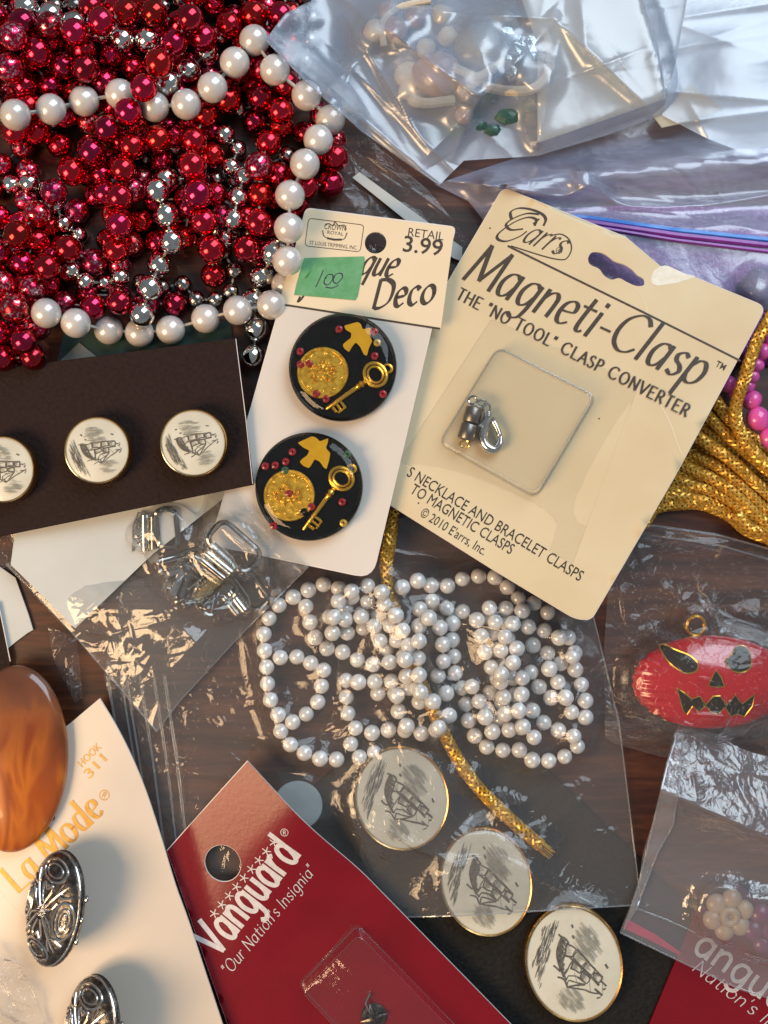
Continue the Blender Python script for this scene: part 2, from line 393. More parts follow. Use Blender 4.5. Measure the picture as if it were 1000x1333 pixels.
class MB:
    def __init__(self):
        self.v, self.f = [], []

    def add(self, vs, fs):
        o = len(self.v)
        self.v.extend([tuple(p) for p in vs])
        self.f.extend([tuple(i + o for i in q) for q in fs])
        return self

    def grid(self, P, closed_u=False):
        n, m = len(P), len(P[0])
        vs = [p for row in P for p in row]
        fs = []
        for i in range(n - (0 if closed_u else 1)):
            for j in range(m - 1):
                a, b2 = i * m + j, ((i + 1) % n) * m + j
                fs.append((a, b2, b2 + 1, a + 1))
        return self.add(vs, fs)

    def tube(self, pts, r, sides=8, closed=False, flat=1.0, caps=True):
        pts = [Vector(p) for p in pts]
        n = len(pts)
        rr = r if isinstance(r, (list, tuple)) else [r] * n
        rings = []
        nrm = None
        for i in range(n):
            a = pts[i - 1] if (i > 0 or closed) else pts[i]
            b = pts[(i + 1) % n] if (i < n - 1 or closed) else pts[i]
            t = (b - a)
            if t.length < 1e-9:
                t = Vector((1, 0, 0))
            t.normalize()
            if nrm is None:
                ref = Vector((0, 0, 1)) if abs(t.z) < 0.9 else Vector((1, 0, 0))
                nrm = t.cross(ref).normalized()
            else:
                nrm = (nrm - t * nrm.dot(t))
                if nrm.length < 1e-6:
                    nrm = t.cross(Vector((0, 0, 1)))
                nrm.normalize()
            bn = t.cross(nrm)
            rings.append([pts[i] + nrm * (rr[i] * math.cos(q)) + bn * (rr[i] * flat * math.sin(q))
                          for q in [2 * math.pi * k / sides for k in range(sides)]])
        vs = [p for r_ in rings for p in r_]
        fs = []
        for i in range(n if closed else n - 1):
            j = (i + 1) % n
            for k in range(sides):
                k2 = (k + 1) % sides
                fs.append((i * sides + k, i * sides + k2, j * sides + k2, j * sides + k))
        if not closed and caps:
            fs.append(tuple(reversed(range(sides))))
            fs.append(tuple((n - 1) * sides + k for k in range(sides)))
        return self.add(vs, fs)

    def lathe(self, prof, seg=48, sx=1.0, sy=1.0, c=(0, 0, 0)):
        P = []
        for k in range(seg):
            a = 2 * math.pi * k / seg
            P.append([(c[0] + r * sx * math.cos(a), c[1] + r * sy * math.sin(a), c[2] + z) for r, z in prof])
        return self.grid(P, True)

    def prism(self, outer, holes=(), z0=0.0, z1=1.0):
        polys = [list(outer)] + [list(h) for h in holes]
        flat = [Vector((p[0], p[1], 0)) for q in polys for p in q]
        tris = tessellate_polygon([[Vector((p[0], p[1], 0)) for p in q] for q in polys])
        n = len(flat)
        vs = [(p.x, p.y, z1) for p in flat] + [(p.x, p.y, z0) for p in flat]
        fs = []
        for t in tris:
            a, b, c = [flat[i] for i in t]
            if (b - a).cross(c - a).z < 0:
                t = (t[0], t[2], t[1])
            fs.append(tuple(t))
            fs.append((t[2] + n, t[1] + n, t[0] + n))
        o = 0
        for qi, q in enumerate(polys):
            m = len(q)
            ar = sum(q[i][0] * q[(i + 1) % m][1] - q[(i + 1) % m][0] * q[i][1] for i in range(m))
            for i in range(m):
                a, b = o + i, o + (i + 1) % m
                if (ar > 0) == (qi == 0):
                    fs.append((a + n, b + n, b, a))
                else:
                    fs.append((b + n, a + n, a, b))
            o += m
        return self.add(vs, fs)

    def box(self, x0, x1, y0, y1, z0, z1):
        return self.prism([(x0, y0), (x1, y0), (x1, y1), (x0, y1)], (), z0, z1)

    def ball(self, c, rx, ry=None, rz=None, seg=20, rings=12, fn=None):
        ry = ry or rx
        rz = rz or rx
        P = []
        for k in range(seg):
            a = 2 * math.pi * k / seg
            row = []
            for j in range(rings + 1):
                t = math.pi * j / rings
                d = (math.sin(t) * math.cos(a), math.sin(t) * math.sin(a), -math.cos(t))
                s = fn(d) if fn else 1.0
                row.append((c[0] + rx * d[0] * s, c[1] + ry * d[1] * s, c[2] + rz * d[2] * s))
            P.append(row)
        return self.grid(P, True)

    def xf(self, Mx):
        self.v = [tuple(Mx @ Vector(p)) for p in self.v]
        return self

    def mesh(self, name, smooth=True, angle=0.7):
        me = bpy.data.meshes.new(name)
        me.from_pydata([(a * 0.001, b * 0.001, c * 0.001) for a, b, c in self.v], [], self.f)
        me.validate()
        if smooth:
            me.polygons.foreach_set('use_smooth', [True] * len(me.polygons))
            me.set_sharp_from_angle(angle=angle)
        me.update()
        return me


def link(name, me, mat, parent=None):
    o = bpy.data.objects.new(name, me)
    COL.objects.link(o)
    if mat is not None and me is not None and not me.materials:
        me.materials.append(M[mat])
    if parent is not None:
        o.parent = parent
    return o


def wloc(o):
    p = Vector((0, 0, 0))
    while o is not None:
        p += o.location
        o = o.parent
    return p


def part(name, mb, mat, parent, world=False, smooth=True, angle=0.7):
    """mesh child; world=True when the vertices are in table coordinates (parents unrotated)"""
    if world:
        w = wloc(parent) * 1000
        mb.v = [(a - w.x, b - w.y, c - w.z) for a, b, c in mb.v]
    return link(name, mb.mesh(name, smooth, angle), mat, parent)


def tag(o, label, cat, group=None, kind=None):
    if label:
        o['label'] = label
    if cat:
        o['category'] = cat
    if group:
        o['group'] = group
    if kind:
        o['kind'] = kind
    return o


def thing(name, label, cat, loc=(0, 0, 0), group=None, mat=None):
    o = bpy.data.objects.new(name, None)
    o.empty_display_size = 0.005
    COL.objects.link(o)
    if mat is not None:
        q = mat.copy()
        q.translation = q.translation * 0.001
        o.matrix_world = q
    else:
        o.location = Vector(loc) * 0.001
    return tag(o, label, cat, group)


def cat_rom(pts, n=8, closed=False):
    pts = [np.array(p, float) for p in pts]
    m = len(pts)
    out = []
    for i in range(m if closed else m - 1):
        if closed:
            p0, p1, p2, p3 = pts[i - 1], pts[i], pts[(i + 1) % m], pts[(i + 2) % m]
        else:
            p1, p2 = pts[i], pts[i + 1]
            p0 = pts[i - 1] if i > 0 else 2 * p1 - p2
            p3 = pts[i + 2] if i + 2 < m else 2 * p2 - p1
        for k in range(n):
            t = k / n
            out.append(0.5 * (2 * p1 + (p2 - p0) * t + (2 * p0 - 5 * p1 + 4 * p2 - p3) * t * t + (3 * p1 - p0 - 3 * p2 + p3) * t ** 3))
    if not closed:
        out.append(pts[-1])
    return [tuple(p) for p in out]


def round_poly(pts, r, n=5):
    """round the corners of a 2D polygon; r is one radius or a list"""
    out = []
    m = len(pts)
    for i in range(m):
        p = Vector(pts[i][:2])
        a = Vector(pts[i - 1][:2]) - p
        b = Vector(pts[(i + 1) % m][:2]) - p
        ri = r[i] if isinstance(r, (list, tuple)) else r
        if ri <= 0:
            out.append((p.x, p.y))
            continue
        ri = min(ri, a.length * 0.45, b.length * 0.45)
        p1 = p + a.normalized() * ri
        p2 = p + b.normalized() * ri
        for k in range(n + 1):
            t = k / n
            q = p1 * (1 - t) ** 2 + p * 2 * t * (1 - t) + p2 * t * t
            out.append((q.x, q.y))
    return out


class Frame:
    """a plane through three points (photo pixel + height), with its own axes"""

    def __init__(self, a, b, c, yflip=False):
        A, B, C = U(*a), U(*b), U(*c)
        n = (B - A).cross(C - A).normalized()
        if n.z < 0:
            n = -n
        x = (B - A).normalized()
        y = n.cross(x)
        self.o, self.x, self.y, self.n = A, x, y, n
        self.M = Matrix(((x.x, y.x, n.x, A.x), (x.y, y.y, n.y, A.y), (x.z, y.z, n.z, A.z), (0, 0, 0, 1)))

    def loc(self, px, py, h=0.0):
        C = Vector((0, 0, CAM_H))
        d = U(px, py, 0) - C
        o = self.o + self.n * h
        t = (o - C).dot(self.n) / d.dot(self.n)
        p = C + d * t - self.o
        return (p.dot(self.x), p.dot(self.y))

    def at(self, px, py, h=0.0, rot=0.0, tilt=None):
        """matrix standing on the plane under that pixel, turned by rot"""
        u, v = self.loc(px, py, h)
        m = self.M @ Matrix.Translation((u, v, h)) @ Matrix.Rotation(rot - math.atan2(self.x.y, self.x.x), 4, 'Z')
        if tilt is not None:
            m = m @ tilt
        return m

    def poly(self, pts):
        return [self.loc(*p) for p in pts]


def inpoly(x, y, P):
    r_ = False
    n = len(P)
    for i in range(n):
        (xa, ya), (xb, yb) = P[i - 1][:2], P[i][:2]
        if (ya > y) != (yb > y) and x < (xb - xa) * (y - ya) / (yb - ya) + xa:
            r_ = not r_
    return r_


def sheet_prism(outer, holes, z0, z1, step=3.0):
    """like prism, but with inner points so that the sheet can be bent"""
    vs, ed = [], []
    for q in [list(outer)] + [list(h) for h in holes]:
        o, pts_ = len(vs), []
        for i in range(len(q)):
            a, b = Vector(q[i][:2]), Vector(q[(i + 1) % len(q)][:2])
            m = max(1, int((b - a).length / step))
            pts_ += [a + (b - a) * (k / m) for k in range(m)]
        vs += pts_
        ed += [(o + k, o + (k + 1) % len(pts_)) for k in range(len(pts_))]
    nb_ = len(vs)
    xs, ys = [p.x for p in vs], [p.y for p in vs]
    y = min(ys) + step * .6
    row = 0
    while y < max(ys):
        x = min(xs) + step * (.6 if row % 2 else 1.1)
        while x < max(xs):
            if inpoly(x, y, outer) and not any(inpoly(x, y, h) for h in holes):
                if min((Vector((x, y)) - p).length for p in vs[:nb_]) > step * .35:
                    vs.append(Vector((x, y)))
            x += step
        y += step
        row += 1
    res = delaunay_2d_cdt(vs, ed, [], 0, 1e-6)
    V_, F_ = res[0], res[2]
    tris = []
    for f in F_:
        c = sum((V_[i] for i in f), Vector((0, 0))) / len(f)
        if inpoly(c.x, c.y, outer) and not any(inpoly(c.x, c.y, h) for h in holes):
            a, b, d = V_[f[0]], V_[f[1]], V_[f[2]]
            tris.append(tuple(f) if (b - a).cross(d - a) > 0 else tuple(reversed(f)))
    n = len(V_)
    cnt = {}
    for f in tris:
        for i in range(3):
            cnt[(f[i], f[(i + 1) % 3])] = 1
    fs = list(tris) + [tuple(i + n for i in reversed(f)) for f in tris]
    for (a, b) in cnt:
        if (b, a) not in cnt:
            fs.append((b, a, a + n, b + n))
    return MB().add([(p.x, p.y, z1) for p in V_] + [(p.x, p.y, z0) for p in V_], fs)


def warp(T, fn):
    """bend a card together with everything printed or glued on it"""
    def go(o):
        for ch in o.children:
            if ch.type == 'MESH':
                for v in ch.data.vertices:
                    v.co.z += fn(v.co.x * 1000, v.co.y * 1000) * .001
                ch.data.update()
            go(ch)
    go(T)


def flat_frame(z):
    return Frame((0, 1000, z), (1000, 1000, z), (0, 0, z))


# ------------------------------------------------------------------ lettering: pen-stroke alphabet
def ribbon(mb, pts, a, b, ang, z, taper=False):
    """flat pen stroke along 2D points; elliptical nib (a long, b short, turned by ang)"""
    n = len(pts)
    L, R = [], []
    for i in range(n):
        p0 = pts[max(i - 1, 0)]
        p1 = pts[min(i + 1, n - 1)]
        dx, dy = p1[0] - p0[0], p1[1] - p0[1]
        d = math.hypot(dx, dy) or 1e-9
        nx, ny = -dy / d, dx / d
        ph = math.atan2(ny, nx) - ang
        w = math.sqrt((a * math.cos(ph)) ** 2 + (b * math.sin(ph)) ** 2)
        if taper:
            w *= 0.25 + 0.75 * math.sin(math.pi * min(max((i + 0.5) / n, 0.02), 0.98))
        L.append((pts[i][0] + nx * w, pts[i][1] + ny * w, z))
        R.append((pts[i][0] - nx * w, pts[i][1] - ny * w, z))
    fs = [(i, n + i, n + i + 1, i + 1) for i in range(n - 1)]
    mb.add(L + R, fs)


def _g(s):
    out = []
    for st in s.split('|'):
        st = st.strip()
        kind, rest = st[0], st[1:]
        nums = [float(q) for q in rest.replace(',', ' ').split()]
        out.append((kind, list(zip(nums[0::2], nums[1::2]))))
    return out


_BOWL = 's .50 .53 .36 .62 .18 .57 .08 .34 .14 .08 .28 .0 .42 .10 .50 .30'
GLY = {
    'a': (.62, _BOWL + '|l .51 .62 .51 .0'),
    'n': (.58, 'l .08 .62 .08 0|s .08 .38 .18 .55 .32 .62 .44 .53 .47 .35 .47 .0'),
    'u': (.58, 's .08 .62 .08 .25 .13 .06 .26 0 .40 .10 .47 .28|l .47 .62 .47 0'),
    'e': (.55, 's .09 .31 .30 .33 .46 .38 .44 .55 .29 .62 .13 .52 .08 .30 .15 .07 .30 .0 .47 .10'),
    'g': (.62, _BOWL + '|s .51 .62 .51 .25 .50 -.05 .44 -.28 .26 -.36 .10 -.27'),
    't': (.42, 's .18 .88 .17 .3 .20 .06 .30 0 .38 .06|l .04 .62 .36 .62'),
    'i': (.24, 'l .1 .62 .1 0|l .1 .82 .1 .89'),
    'l': (.24, 'l .1 1 .1 0'),
    's': (.47, 's .40 .54 .25 .62 .10 .52 .14 .38 .32 .28 .40 .14 .26 0 .06 .08'),
    'p': (.62, 'l .08 .62 .08 -.38|s .08 .40 .22 .59 .40 .59 .52 .38 .48 .12 .32 0 .16 .04 .08 .18'),
    'q': (.62, _BOWL + '|l .51 .62 .51 -.38'),
    'd': (.62, _BOWL + '|l .51 1 .51 0'),
    'r': (.42, 'l .08 .62 .08 0|s .08 .34 .16 .53 .28 .62 .38 .57'),
    'o': (.62, 'c .31 .31 .24 .31'),
    'c': (.52, 's .46 .52 .30 .62 .13 .53 .08 .31 .14 .09 .30 0 .47 .10'),
    "'": (.16, 'l .08 1 .05 .78'),
    '-': (.40, 'l .05 .32 .35 .32'),
    ',': (.2, 'l .08 .04 .03 -.16'),
    '"': (.32, 'l .07 1 .05 .76|l .20 1 .18 .76'),
    ' ': (.32, ''),
    'M': (.94, 'l .05 0 .13 1 .46 .12 .80 1 .88 0'),
    'C': (.88, 's .80 .82 .62 .98 .38 .98 .14 .78 .07 .48 .16 .18 .40 .01 .64 .03 .82 .18'),
    'D': (.82, 'l .08 1 .08 0|s .08 1 .40 .98 .68 .80 .74 .48 .64 .17 .36 .01 .08 0'),
    'E': (.64, 'l .55 1 .08 1 .08 0 .57 0|l .08 .52 .48 .52'),
    'I': (.24, 'l .1 1 .1 0'),
    'L': (.58, 'l .08 1 .08 0 .52 0'),
    'N': (.76, 'l .08 0 .08 1 .66 0 .66 1'),
    'O': (.88, 'c .43 .5 .36 .5'),
    'V': (.70, 'l .02 1 .35 0 .68 1'),
    'T': (.64, 'l .0 1 .62 1|l .31 1 .31 0'),
    'H': (.74, 'l .08 1 .08 0|l .64 1 .64 0|l .08 .52 .64 .52'),
    'A': (.70, 'l .0 0 .34 1 .68 0|l .12 .36 .56 .36'),
    'S': (.60, 's .50 .86 .30 .99 .10 .84 .14 .62 .40 .45 .52 .26 .40 .04 .20 .01 .03 .15'),
    'P': (.62, 'l .08 1 .08 0|s .08 1 .36 .99 .52 .76 .38 .52 .08 .48'),
    'R': (.66, 'l .08 1 .08 0|s .08 1 .36 .99 .52 .76 .38 .52 .08 .48|l .28 .48 .58 0'),
}
GLY = {k: (w, _g(s) if s else []) for k, (w, s) in GLY.items()}


def pen_text(mb, s, p0, p1, h, nib=(.055, .03, 40), slant=0.0, serif=0.0, z=0.09, gap=0.04):
    """write s on the plane from p0 to p1 (baseline ends); h = cap height; nib in cap heights"""
    total = sum(GLY[c][0] + gap for c in s) - gap
    dx, dy = p1[0] - p0[0], p1[1] - p0[1]
    L = math.hypot(dx, dy)
    ux, uy = dx / L, dy / L
    sx = L / total
    a, b, ang = nib[0] * h, nib[1] * h, math.radians(nib[2]) + math.atan2(uy, ux)

    def tr(q):
        X = q[0] * sx + q[1] * h * slant
        Y = q[1] * h
        return (p0[0] + ux * X - uy * Y, p0[1] + uy * X + ux * Y)
    x = 0.0
    zi = z
    for ch in s:
        w, strokes = GLY[ch]
        for kind, pts in strokes:
            zi += 0.0015
            if kind == 'c':
                (cx, cy), (rx, ry) = pts
                P = [(cx + rx * math.cos(t), cy + ry * math.sin(t)) for t in [2 * math.pi * k / 32 for k in range(34)]]
                ribbon(mb, [tr((x + q[0], q[1])) for q in P], a, b, ang, zi)
            elif kind == 's':
                P = cat_rom(pts, 6)
                ribbon(mb, [tr((x + q[0], q[1])) for q in P], a, b, ang, zi)
            else:
                for i in range(len(pts) - 1):
                    zi += 0.0015
                    q0, q1 = np.array(pts[i]), np.array(pts[i + 1])
                    e = (q1 - q0) / (np.linalg.norm(q1 - q0) + 1e-9) * 0.02
                    ribbon(mb, [tr((x + (q0 - e)[0], (q0 - e)[1])), tr((x + (q0 + q1)[0] / 2, (q0 + q1)[1] / 2)), tr((x + (q1 + e)[0], (q1 + e)[1]))], a, b, ang, zi)
                    if serif:
                        for q in ([q0] if i == 0 else []) + ([q1] if i == len(pts) - 2 else []):
                            if abs(q1[0] - q0[0]) < 0.5 and q[1] in (0, 1, .62, -.38):
                                zi += 0.0015
                                ribbon(mb, [tr((x + q[0] - serif, q[1])), tr((x + q[0], q[1])), tr((x + q[0] + serif, q[1]))], h * .03, h * .03, 0, zi)
        x += w + gap
    return mb


def font_text(mb, s, p0, p1, h, z=0.09, bold=0.0, mono=False, shear=0.0):
    """built-in sans lettering fitted from p0 to p1 with cap height h"""
    cu = bpy.data.curves.new('t', 'FONT')
    cu.body = s
    cu.offset = bold
    cu.shear = shear
    cu.resolution_u = 3
    ob = bpy.data.objects.new('t', cu)
    COL.objects.link(ob)
    dg = bpy.context.evaluated_depsgraph_get()
    me = bpy.data.meshes.new_from_object(ob.evaluated_get(dg))
    vs = [v.co.copy() for v in me.vertices]
    fs = [tuple(p.vertices) for p in me.polygons]
    bpy.data.objects.remove(ob)
    bpy.data.meshes.remove(me)
    bpy.data.curves.remove(cu)
    x0 = min(v.x for v in vs)
    x1 = max(v.x for v in vs)
    dx, dy = p1[0] - p0[0], p1[1] - p0[1]
    L = math.hypot(dx, dy)
    ux, uy = dx / L, dy / L
    sx, sy = L / (x1 - x0), h / 0.70
    out = []
    for v in vs:
        X, Y = (v.x - x0) * sx, v.y * sy
        out.append((p0[0] + ux * X - uy * Y, p0[1] + uy * X + ux * Y, z))
    # faces up
    ff = []
    for f in fs:
        a, b, c = [Vector(out[i]) for i in f[:3]]
        ff.append(f if (b - a).cross(c - a).z >= 0 else tuple(reversed(f)))
    mb.add(out, ff)
    return mb


def line2d(mb, p0, p1, w, z):
    d = math.hypot(p1[0] - p0[0], p1[1] - p0[1])
    nx, ny = -(p1[1] - p0[1]) / d * w / 2, (p1[0] - p0[0]) / d * w / 2
    mb.add([(p0[0] + nx, p0[1] + ny, z), (p0[0] - nx, p0[1] - ny, z), (p1[0] - nx, p1[1] - ny, z), (p1[0] + nx, p1[1] + ny, z)], [(0, 1, 2, 3)])


def disc2d(mb, c, r, z, n=16):
    vs = [(c[0] + r * math.cos(2 * math.pi * k / n), c[1] + r * math.sin(2 * math.pi * k / n), z) for k in range(n)]
    mb.add(vs, [tuple(range(n))])


def circ(c, r, n=28, ry=None):
    ry = ry or r
    return [(c[0] + r * math.cos(2 * math.pi * k / n), c[1] + ry * math.sin(2 * math.pi * k / n)) for k in range(n)]


def reg_mark(mb, c, r, z, w, rot=0.0):
    ribbon(mb, circ(c, r, 20) + circ(c, r, 20)[:2], w, w, 0, z)
    q = 0.55 * r

    def t(x, y):
        return (c[0] + q * (x * math.cos(rot) - y * math.sin(rot)), c[1] + q * (x * math.sin(rot) + y * math.cos(rot)))
    ribbon(mb, [t(-.5, -1), t(-.5, 1)], w, w, 0, z + .002)
    ribbon(mb, [t(-.5, 1), t(.4, .9), t(.55, .4), t(.3, 0), t(-.5, 0)], w, w, 0, z + .004)
    ribbon(mb, [t(0, 0), t(.6, -1)], w, w, 0, z + .006)


# ------------------------------------------------------------------ the table
tb = MB().box(-420, 420, -420, 420, -25, 0)
table = link('table_top', tb.mesh('table_top', False), 'wood')
tag(table, 'dark reddish brown wooden table top under everything', 'table', kind='structure')

# ------------------------------------------------------------------ stacking planes of the cards (pixel, pixel, height mm)
F_EARRS = Frame((655, 243, 10), (1000, 397, 19), (420, 600, 7))
F_CROWN = Frame((398, 270, 9), (594, 295, 12.5), (272, 707, 9))
F_BROWN = Frame((0, 480, 6.5), (308, 440, 11.2), (0, 697, 6.5))
F_LAMODE = Frame((130, 908, 5.0), (290, 1333, 6.5), (0, 1333, 3.0))
F_VAN = Frame((325, 985, 4.0), (665, 1333, 4.5), (217, 1105, 3.6))
F_VAN2 = flat_frame(1.6)
F_BLACK = flat_frame(0.7)


# ------------------------------------------------------------------ bead settling
def settle(P, R, A, pairs, iters=220, floor=0.0, wall=None, g=0.22, aw=0.4, vert=None):
    P = P.copy()
    n = len(P)
    I, J = np.triu_indices(n, 1)
    RS = (R[I] + R[J]) * 0.985
    anch = ~np.isnan(A[:, 0])
    for it in range(iters):
        P[:, 2] -= g if it < iters * 0.8 else g * 0.3
        T = Un(A[anch, 0], A[anch, 1], P[anch, 2])
        P[anch, :2] += aw * (T[:, :2] - P[anch, :2])
        if len(pairs):
            i, j, L = pairs[:, 0].astype(int), pairs[:, 1].astype(int), pairs[:, 2]
            d = P[j] - P[i]
            l = np.linalg.norm(d, axis=1) + 1e-9
            ex = np.clip(l - L, 0, None)
            mv = d * (ex / l * 0.25)[:, None]
            np.add.at(P, i, mv)
            np.add.at(P, j, -mv)
        for rep in range(2):
            d = P[J] - P[I]
            l2 = (d * d).sum(1)
            hit = np.nonzero(l2 < RS * RS)[0]
            if len(hit):
                dd = d[hit]
                l = np.sqrt(l2[hit]) + 1e-6
                mv = dd * ((RS[hit] - l) / l * 0.48)[:, None]
                if vert:
                    mv = mv * np.array(vert)
                np.add.at(P, I[hit], -mv)
                np.add.at(P, J[hit], mv)
        if wall is not None:
            wall(P, R)
        P[:, 2] = np.maximum(P[:, 2], R + floor)
    return P


def resample(pts, step):
    pts = [np.array(p, float) for p in cat_rom(pts, 12)]
    out = [pts[0]]
    acc = 0.0
    for a, b in zip(pts[:-1], pts[1:]):
        l = np.linalg.norm(b - a)
        while acc + l >= step:
            t = (step - acc) / l
            a = a + (b - a) * t
            out.append(a)
            l = np.linalg.norm(b - a)
            acc = 0.0
        acc += l
    return out


def rwalk(zone, n, step, rs):
    x0, x1, y0, y1 = zone
    p = np.array([rs.uniform(x0, x1), rs.uniform(y0, y1)])
    h = rs.uniform(0, 6.28)
    out = []
    for k in range(n):
        out.append(p.copy())
        h += rs.normal(0, 0.45)
        for tr in range(12):
            q = p + step * np.array([math.cos(h), math.sin(h)])
            if x0 <= q[0] <= x1 and y0 <= q[1] <= y1:
                break
            h += 0.55
        p = q
    return out


def bead_mesh(name, sub=3, sq=1.0):
    import bmesh
    me = bpy.data.meshes.new(name)
    bm = bmesh.new()
    bmesh.ops.create_icosphere(bm, subdivisions=sub, radius=1.0)
    for v in bm.verts:
        v.co.z *= sq
    bm.to_mesh(me)
    bm.free()
    me.polygons.foreach_set('use_smooth', [True] * len(me.polygons))
    return me


def strand_object(name, label, cat, group, pos, rad, mesh_for, string_r, string_mat='string', bead_name='bead', breaks=()):
    base = pos.mean(0)
    base[2] = (pos[:, 2] - rad).min()
    t = thing(name, label, cat, base, group)
    for i in range(len(pos)):
        b = bpy.data.objects.new(bead_name, mesh_for(i))
        COL.objects.link(b)
        b.parent = t
        b.location = (pos[i] - base) * 0.001
        b.scale = [rad[i] * 0.001] * 3
        b.rotation_euler = (random.uniform(0, 6), random.uniform(0, 6), random.uniform(0, 6))
    mb = MB()
    seg = []
    for i in range(len(pos)):
        seg.append(tuple(pos[i]))
        if i in breaks or i == len(pos) - 1:
            if len(seg) > 1:
                mb.tube(seg, string_r, 5)
            seg = []
    if mb.v:
        part('string', mb, string_mat, t, True)
    return t


# ---- the big tangle: red and silver bead strands and a string of large pearls
Z = lambda L: [(x / 2.0, y / 2.0) for x, y in L]       # traced on a x2 enlargement
red_traced = [
    Z([(505, -20), (497, 45), (455, 110), (415, 165), (378, 225), (335, 288), (277, 338), (232, 405), (168, 465), (115, 535), (67, 595), (10, 640), (-40, 690)]),
    Z([(593, 258), (523, 313), (500, 405), (515, 500), (533, 575), (553, 645), (556, 725)]),
    Z([(412, 362), (325, 392), (322, 462), (308, 540), (310, 640), (245, 682), (160, 650), (100, 735), (60, 780), (20, 850), (-30, 880)]),
    Z([(683, 248), (665, 318), (745, 335), (700, 370), (676, 440), (676, 510), (672, 580), (640, 655), (600, 700)]),
    Z([(730, 285), (752, 235), (690, 190), (640, 130), (600, 60), (640, 40), (690, 45), (735, 40)]),
    Z([(727, 460), (820, 490), (882, 455), (873, 392)]),
    Z([(170, 790), (250, 800), (325, 785), (410, 795), (505, 795)]),
    Z([(5, 740), (25, 790), (105, 862), (38, 915), (110, 940), (30, 945), (-40, 930)]),
    Z([(530, 100), (460, 60), (360, 30), (270, 55), (175, 88), (95, 55), (20, 80), (85, 125), (150, 170), (210, 165), (262, 222), (330, 200)]),
    Z([(-20, 130), (20, 160), (40, 215), (95, 240), (40, 350), (100, 340), (160, 380)]),
]
sil_traced = [
    (Z([(430, 470), (395, 465), (415, 505), (430, 540), (440, 595), (447, 640), (405, 705), (385, 770), (370, 820)]), 3.3),
    (Z([(585, 350), (620, 380), (600, 450), (635, 458), (615, 535), (590, 615), (500, 640)]), 2.6),
    (Z([(745, 590), (730, 625), (700, 695), (660, 760), (668, 850), (658, 935)]), 3.4),
    (Z([(575, 90), (540, 140), (505, 180), (450, 200), (395, 330)]), 3.1),
    (Z([(70, 25), (130, 40), (335, 105), (405, 90)]), 3.1),
    (Z([(30, 480), (60, 485), (110, 480), (180, 600), (215, 620), (187, 712), (270, 740), (335, 705)]), 2.4),
]
pearl_pts = [(20, 150), (65, 142), (109, 131), (155, 122), (202, 137), (243, 136), (277, 114), (307, 80), (329, 53), (358, 92), (400, 125),
             (430, 157), (415, 182), (397, 214), (378, 254), (376, 297), (373, 338), (371, 373), (354, 396), (312, 403), (267, 415), (222, 427),
             (182, 433), (142, 429), (99, 419), (60, 408)]
strands = []       # kind, px list, radius, anchored, z0
rs = np.random.RandomState(11)
TOPZ, LEFTZ, MIDZ, LOWZ = (-60, 365, -60, 118), (-50, 55, 110, 465), (150, 425, 130, 300), (60, 330, 200, 395)
for zone, nst, nb in ((TOPZ, 5, 22), (LEFTZ, 2, 15), (MIDZ, 3, 15), (LOWZ, 1, 12)):
    for q in range(nst):
        strands.append(('red', rwalk(zone, nb, 35, rs), 3.2, False, 6 + 4 * q))
for zone, nst, nb, r in ((TOPZ, 4, 26, 2.3), (MIDZ, 1, 14, 2.4), (LOWZ, 1, 16, 2.3), (LEFTZ, 1, 18, 2.2)):
    for q in range(nst):
        strands.append(('silver', rwalk(zone, nb, r * 11, rs), r, False, 4 + 3 * q))
for L in red_traced:
    strands.append(('red', resample(L, 36.0), 3.5, True, 52 if L is red_traced[0] else 30))
for L, r in sil_traced:
    strands.append(('silver', resample(L, r * 10.6), r, True, 34 if r > 3.2 else 25))
strands.append(('pearl', pearl_pts, 3.75, True, 40))
PP, RR, AA, PR, IDX = [], [], [], [], []
for kind, L, r, anc, z0 in strands:
    st = len(PP)
    for k, p in enumerate(L):
        w = U(p[0], p[1], z0)
        PP.append((w.x, w.y, z0 + 0.3 * random.random()))
        RR.append(r * random.uniform(0.94, 1.05) if kind != 'pearl' else r)
        AA.append((p[0], p[1]) if anc else (np.nan, np.nan))
        if k:
            PR.append((st + k - 1, st + k, 2 * r + (1.6 if kind == 'pearl' else 0.9)))
    IDX.append((st, len(PP)))
PP, RR, AA, PR = np.array(PP), np.array(RR), np.array(AA), np.array(PR)


def pile_wall(P, R):
    # keep beads off the brown card, off the crown card and out of the right-hand bags
    s = (CAM_H - P[:, 2]) / CAM_H
    px = 500 + P[:, 0] / (K * s)
    py = 666.5 - P[:, 1] / (K * s)
    rp = R / K
    lim = 478 - 0.128 * np.clip(px, -200, 312) - rp * 0.75
    ov = np.where(px < 316, np.clip(py - lim, 0, None), 0)
    P[:, 1] += ov * K * 0.6
    lx = 396 - (py - 270) * 0.285 - rp * 0.7          # crown card left edge
    ox = np.where(py > 262, np.clip(px - lx, 0, None), 0)
    ox = np.where(R > 3.72, ox * 0.0, ox)
    P[:, 0] -= ox * K * 0.6
    ox = np.clip(px - (452 - rp), 0, None)
    P[:, 0] -= ox * K * 0.6


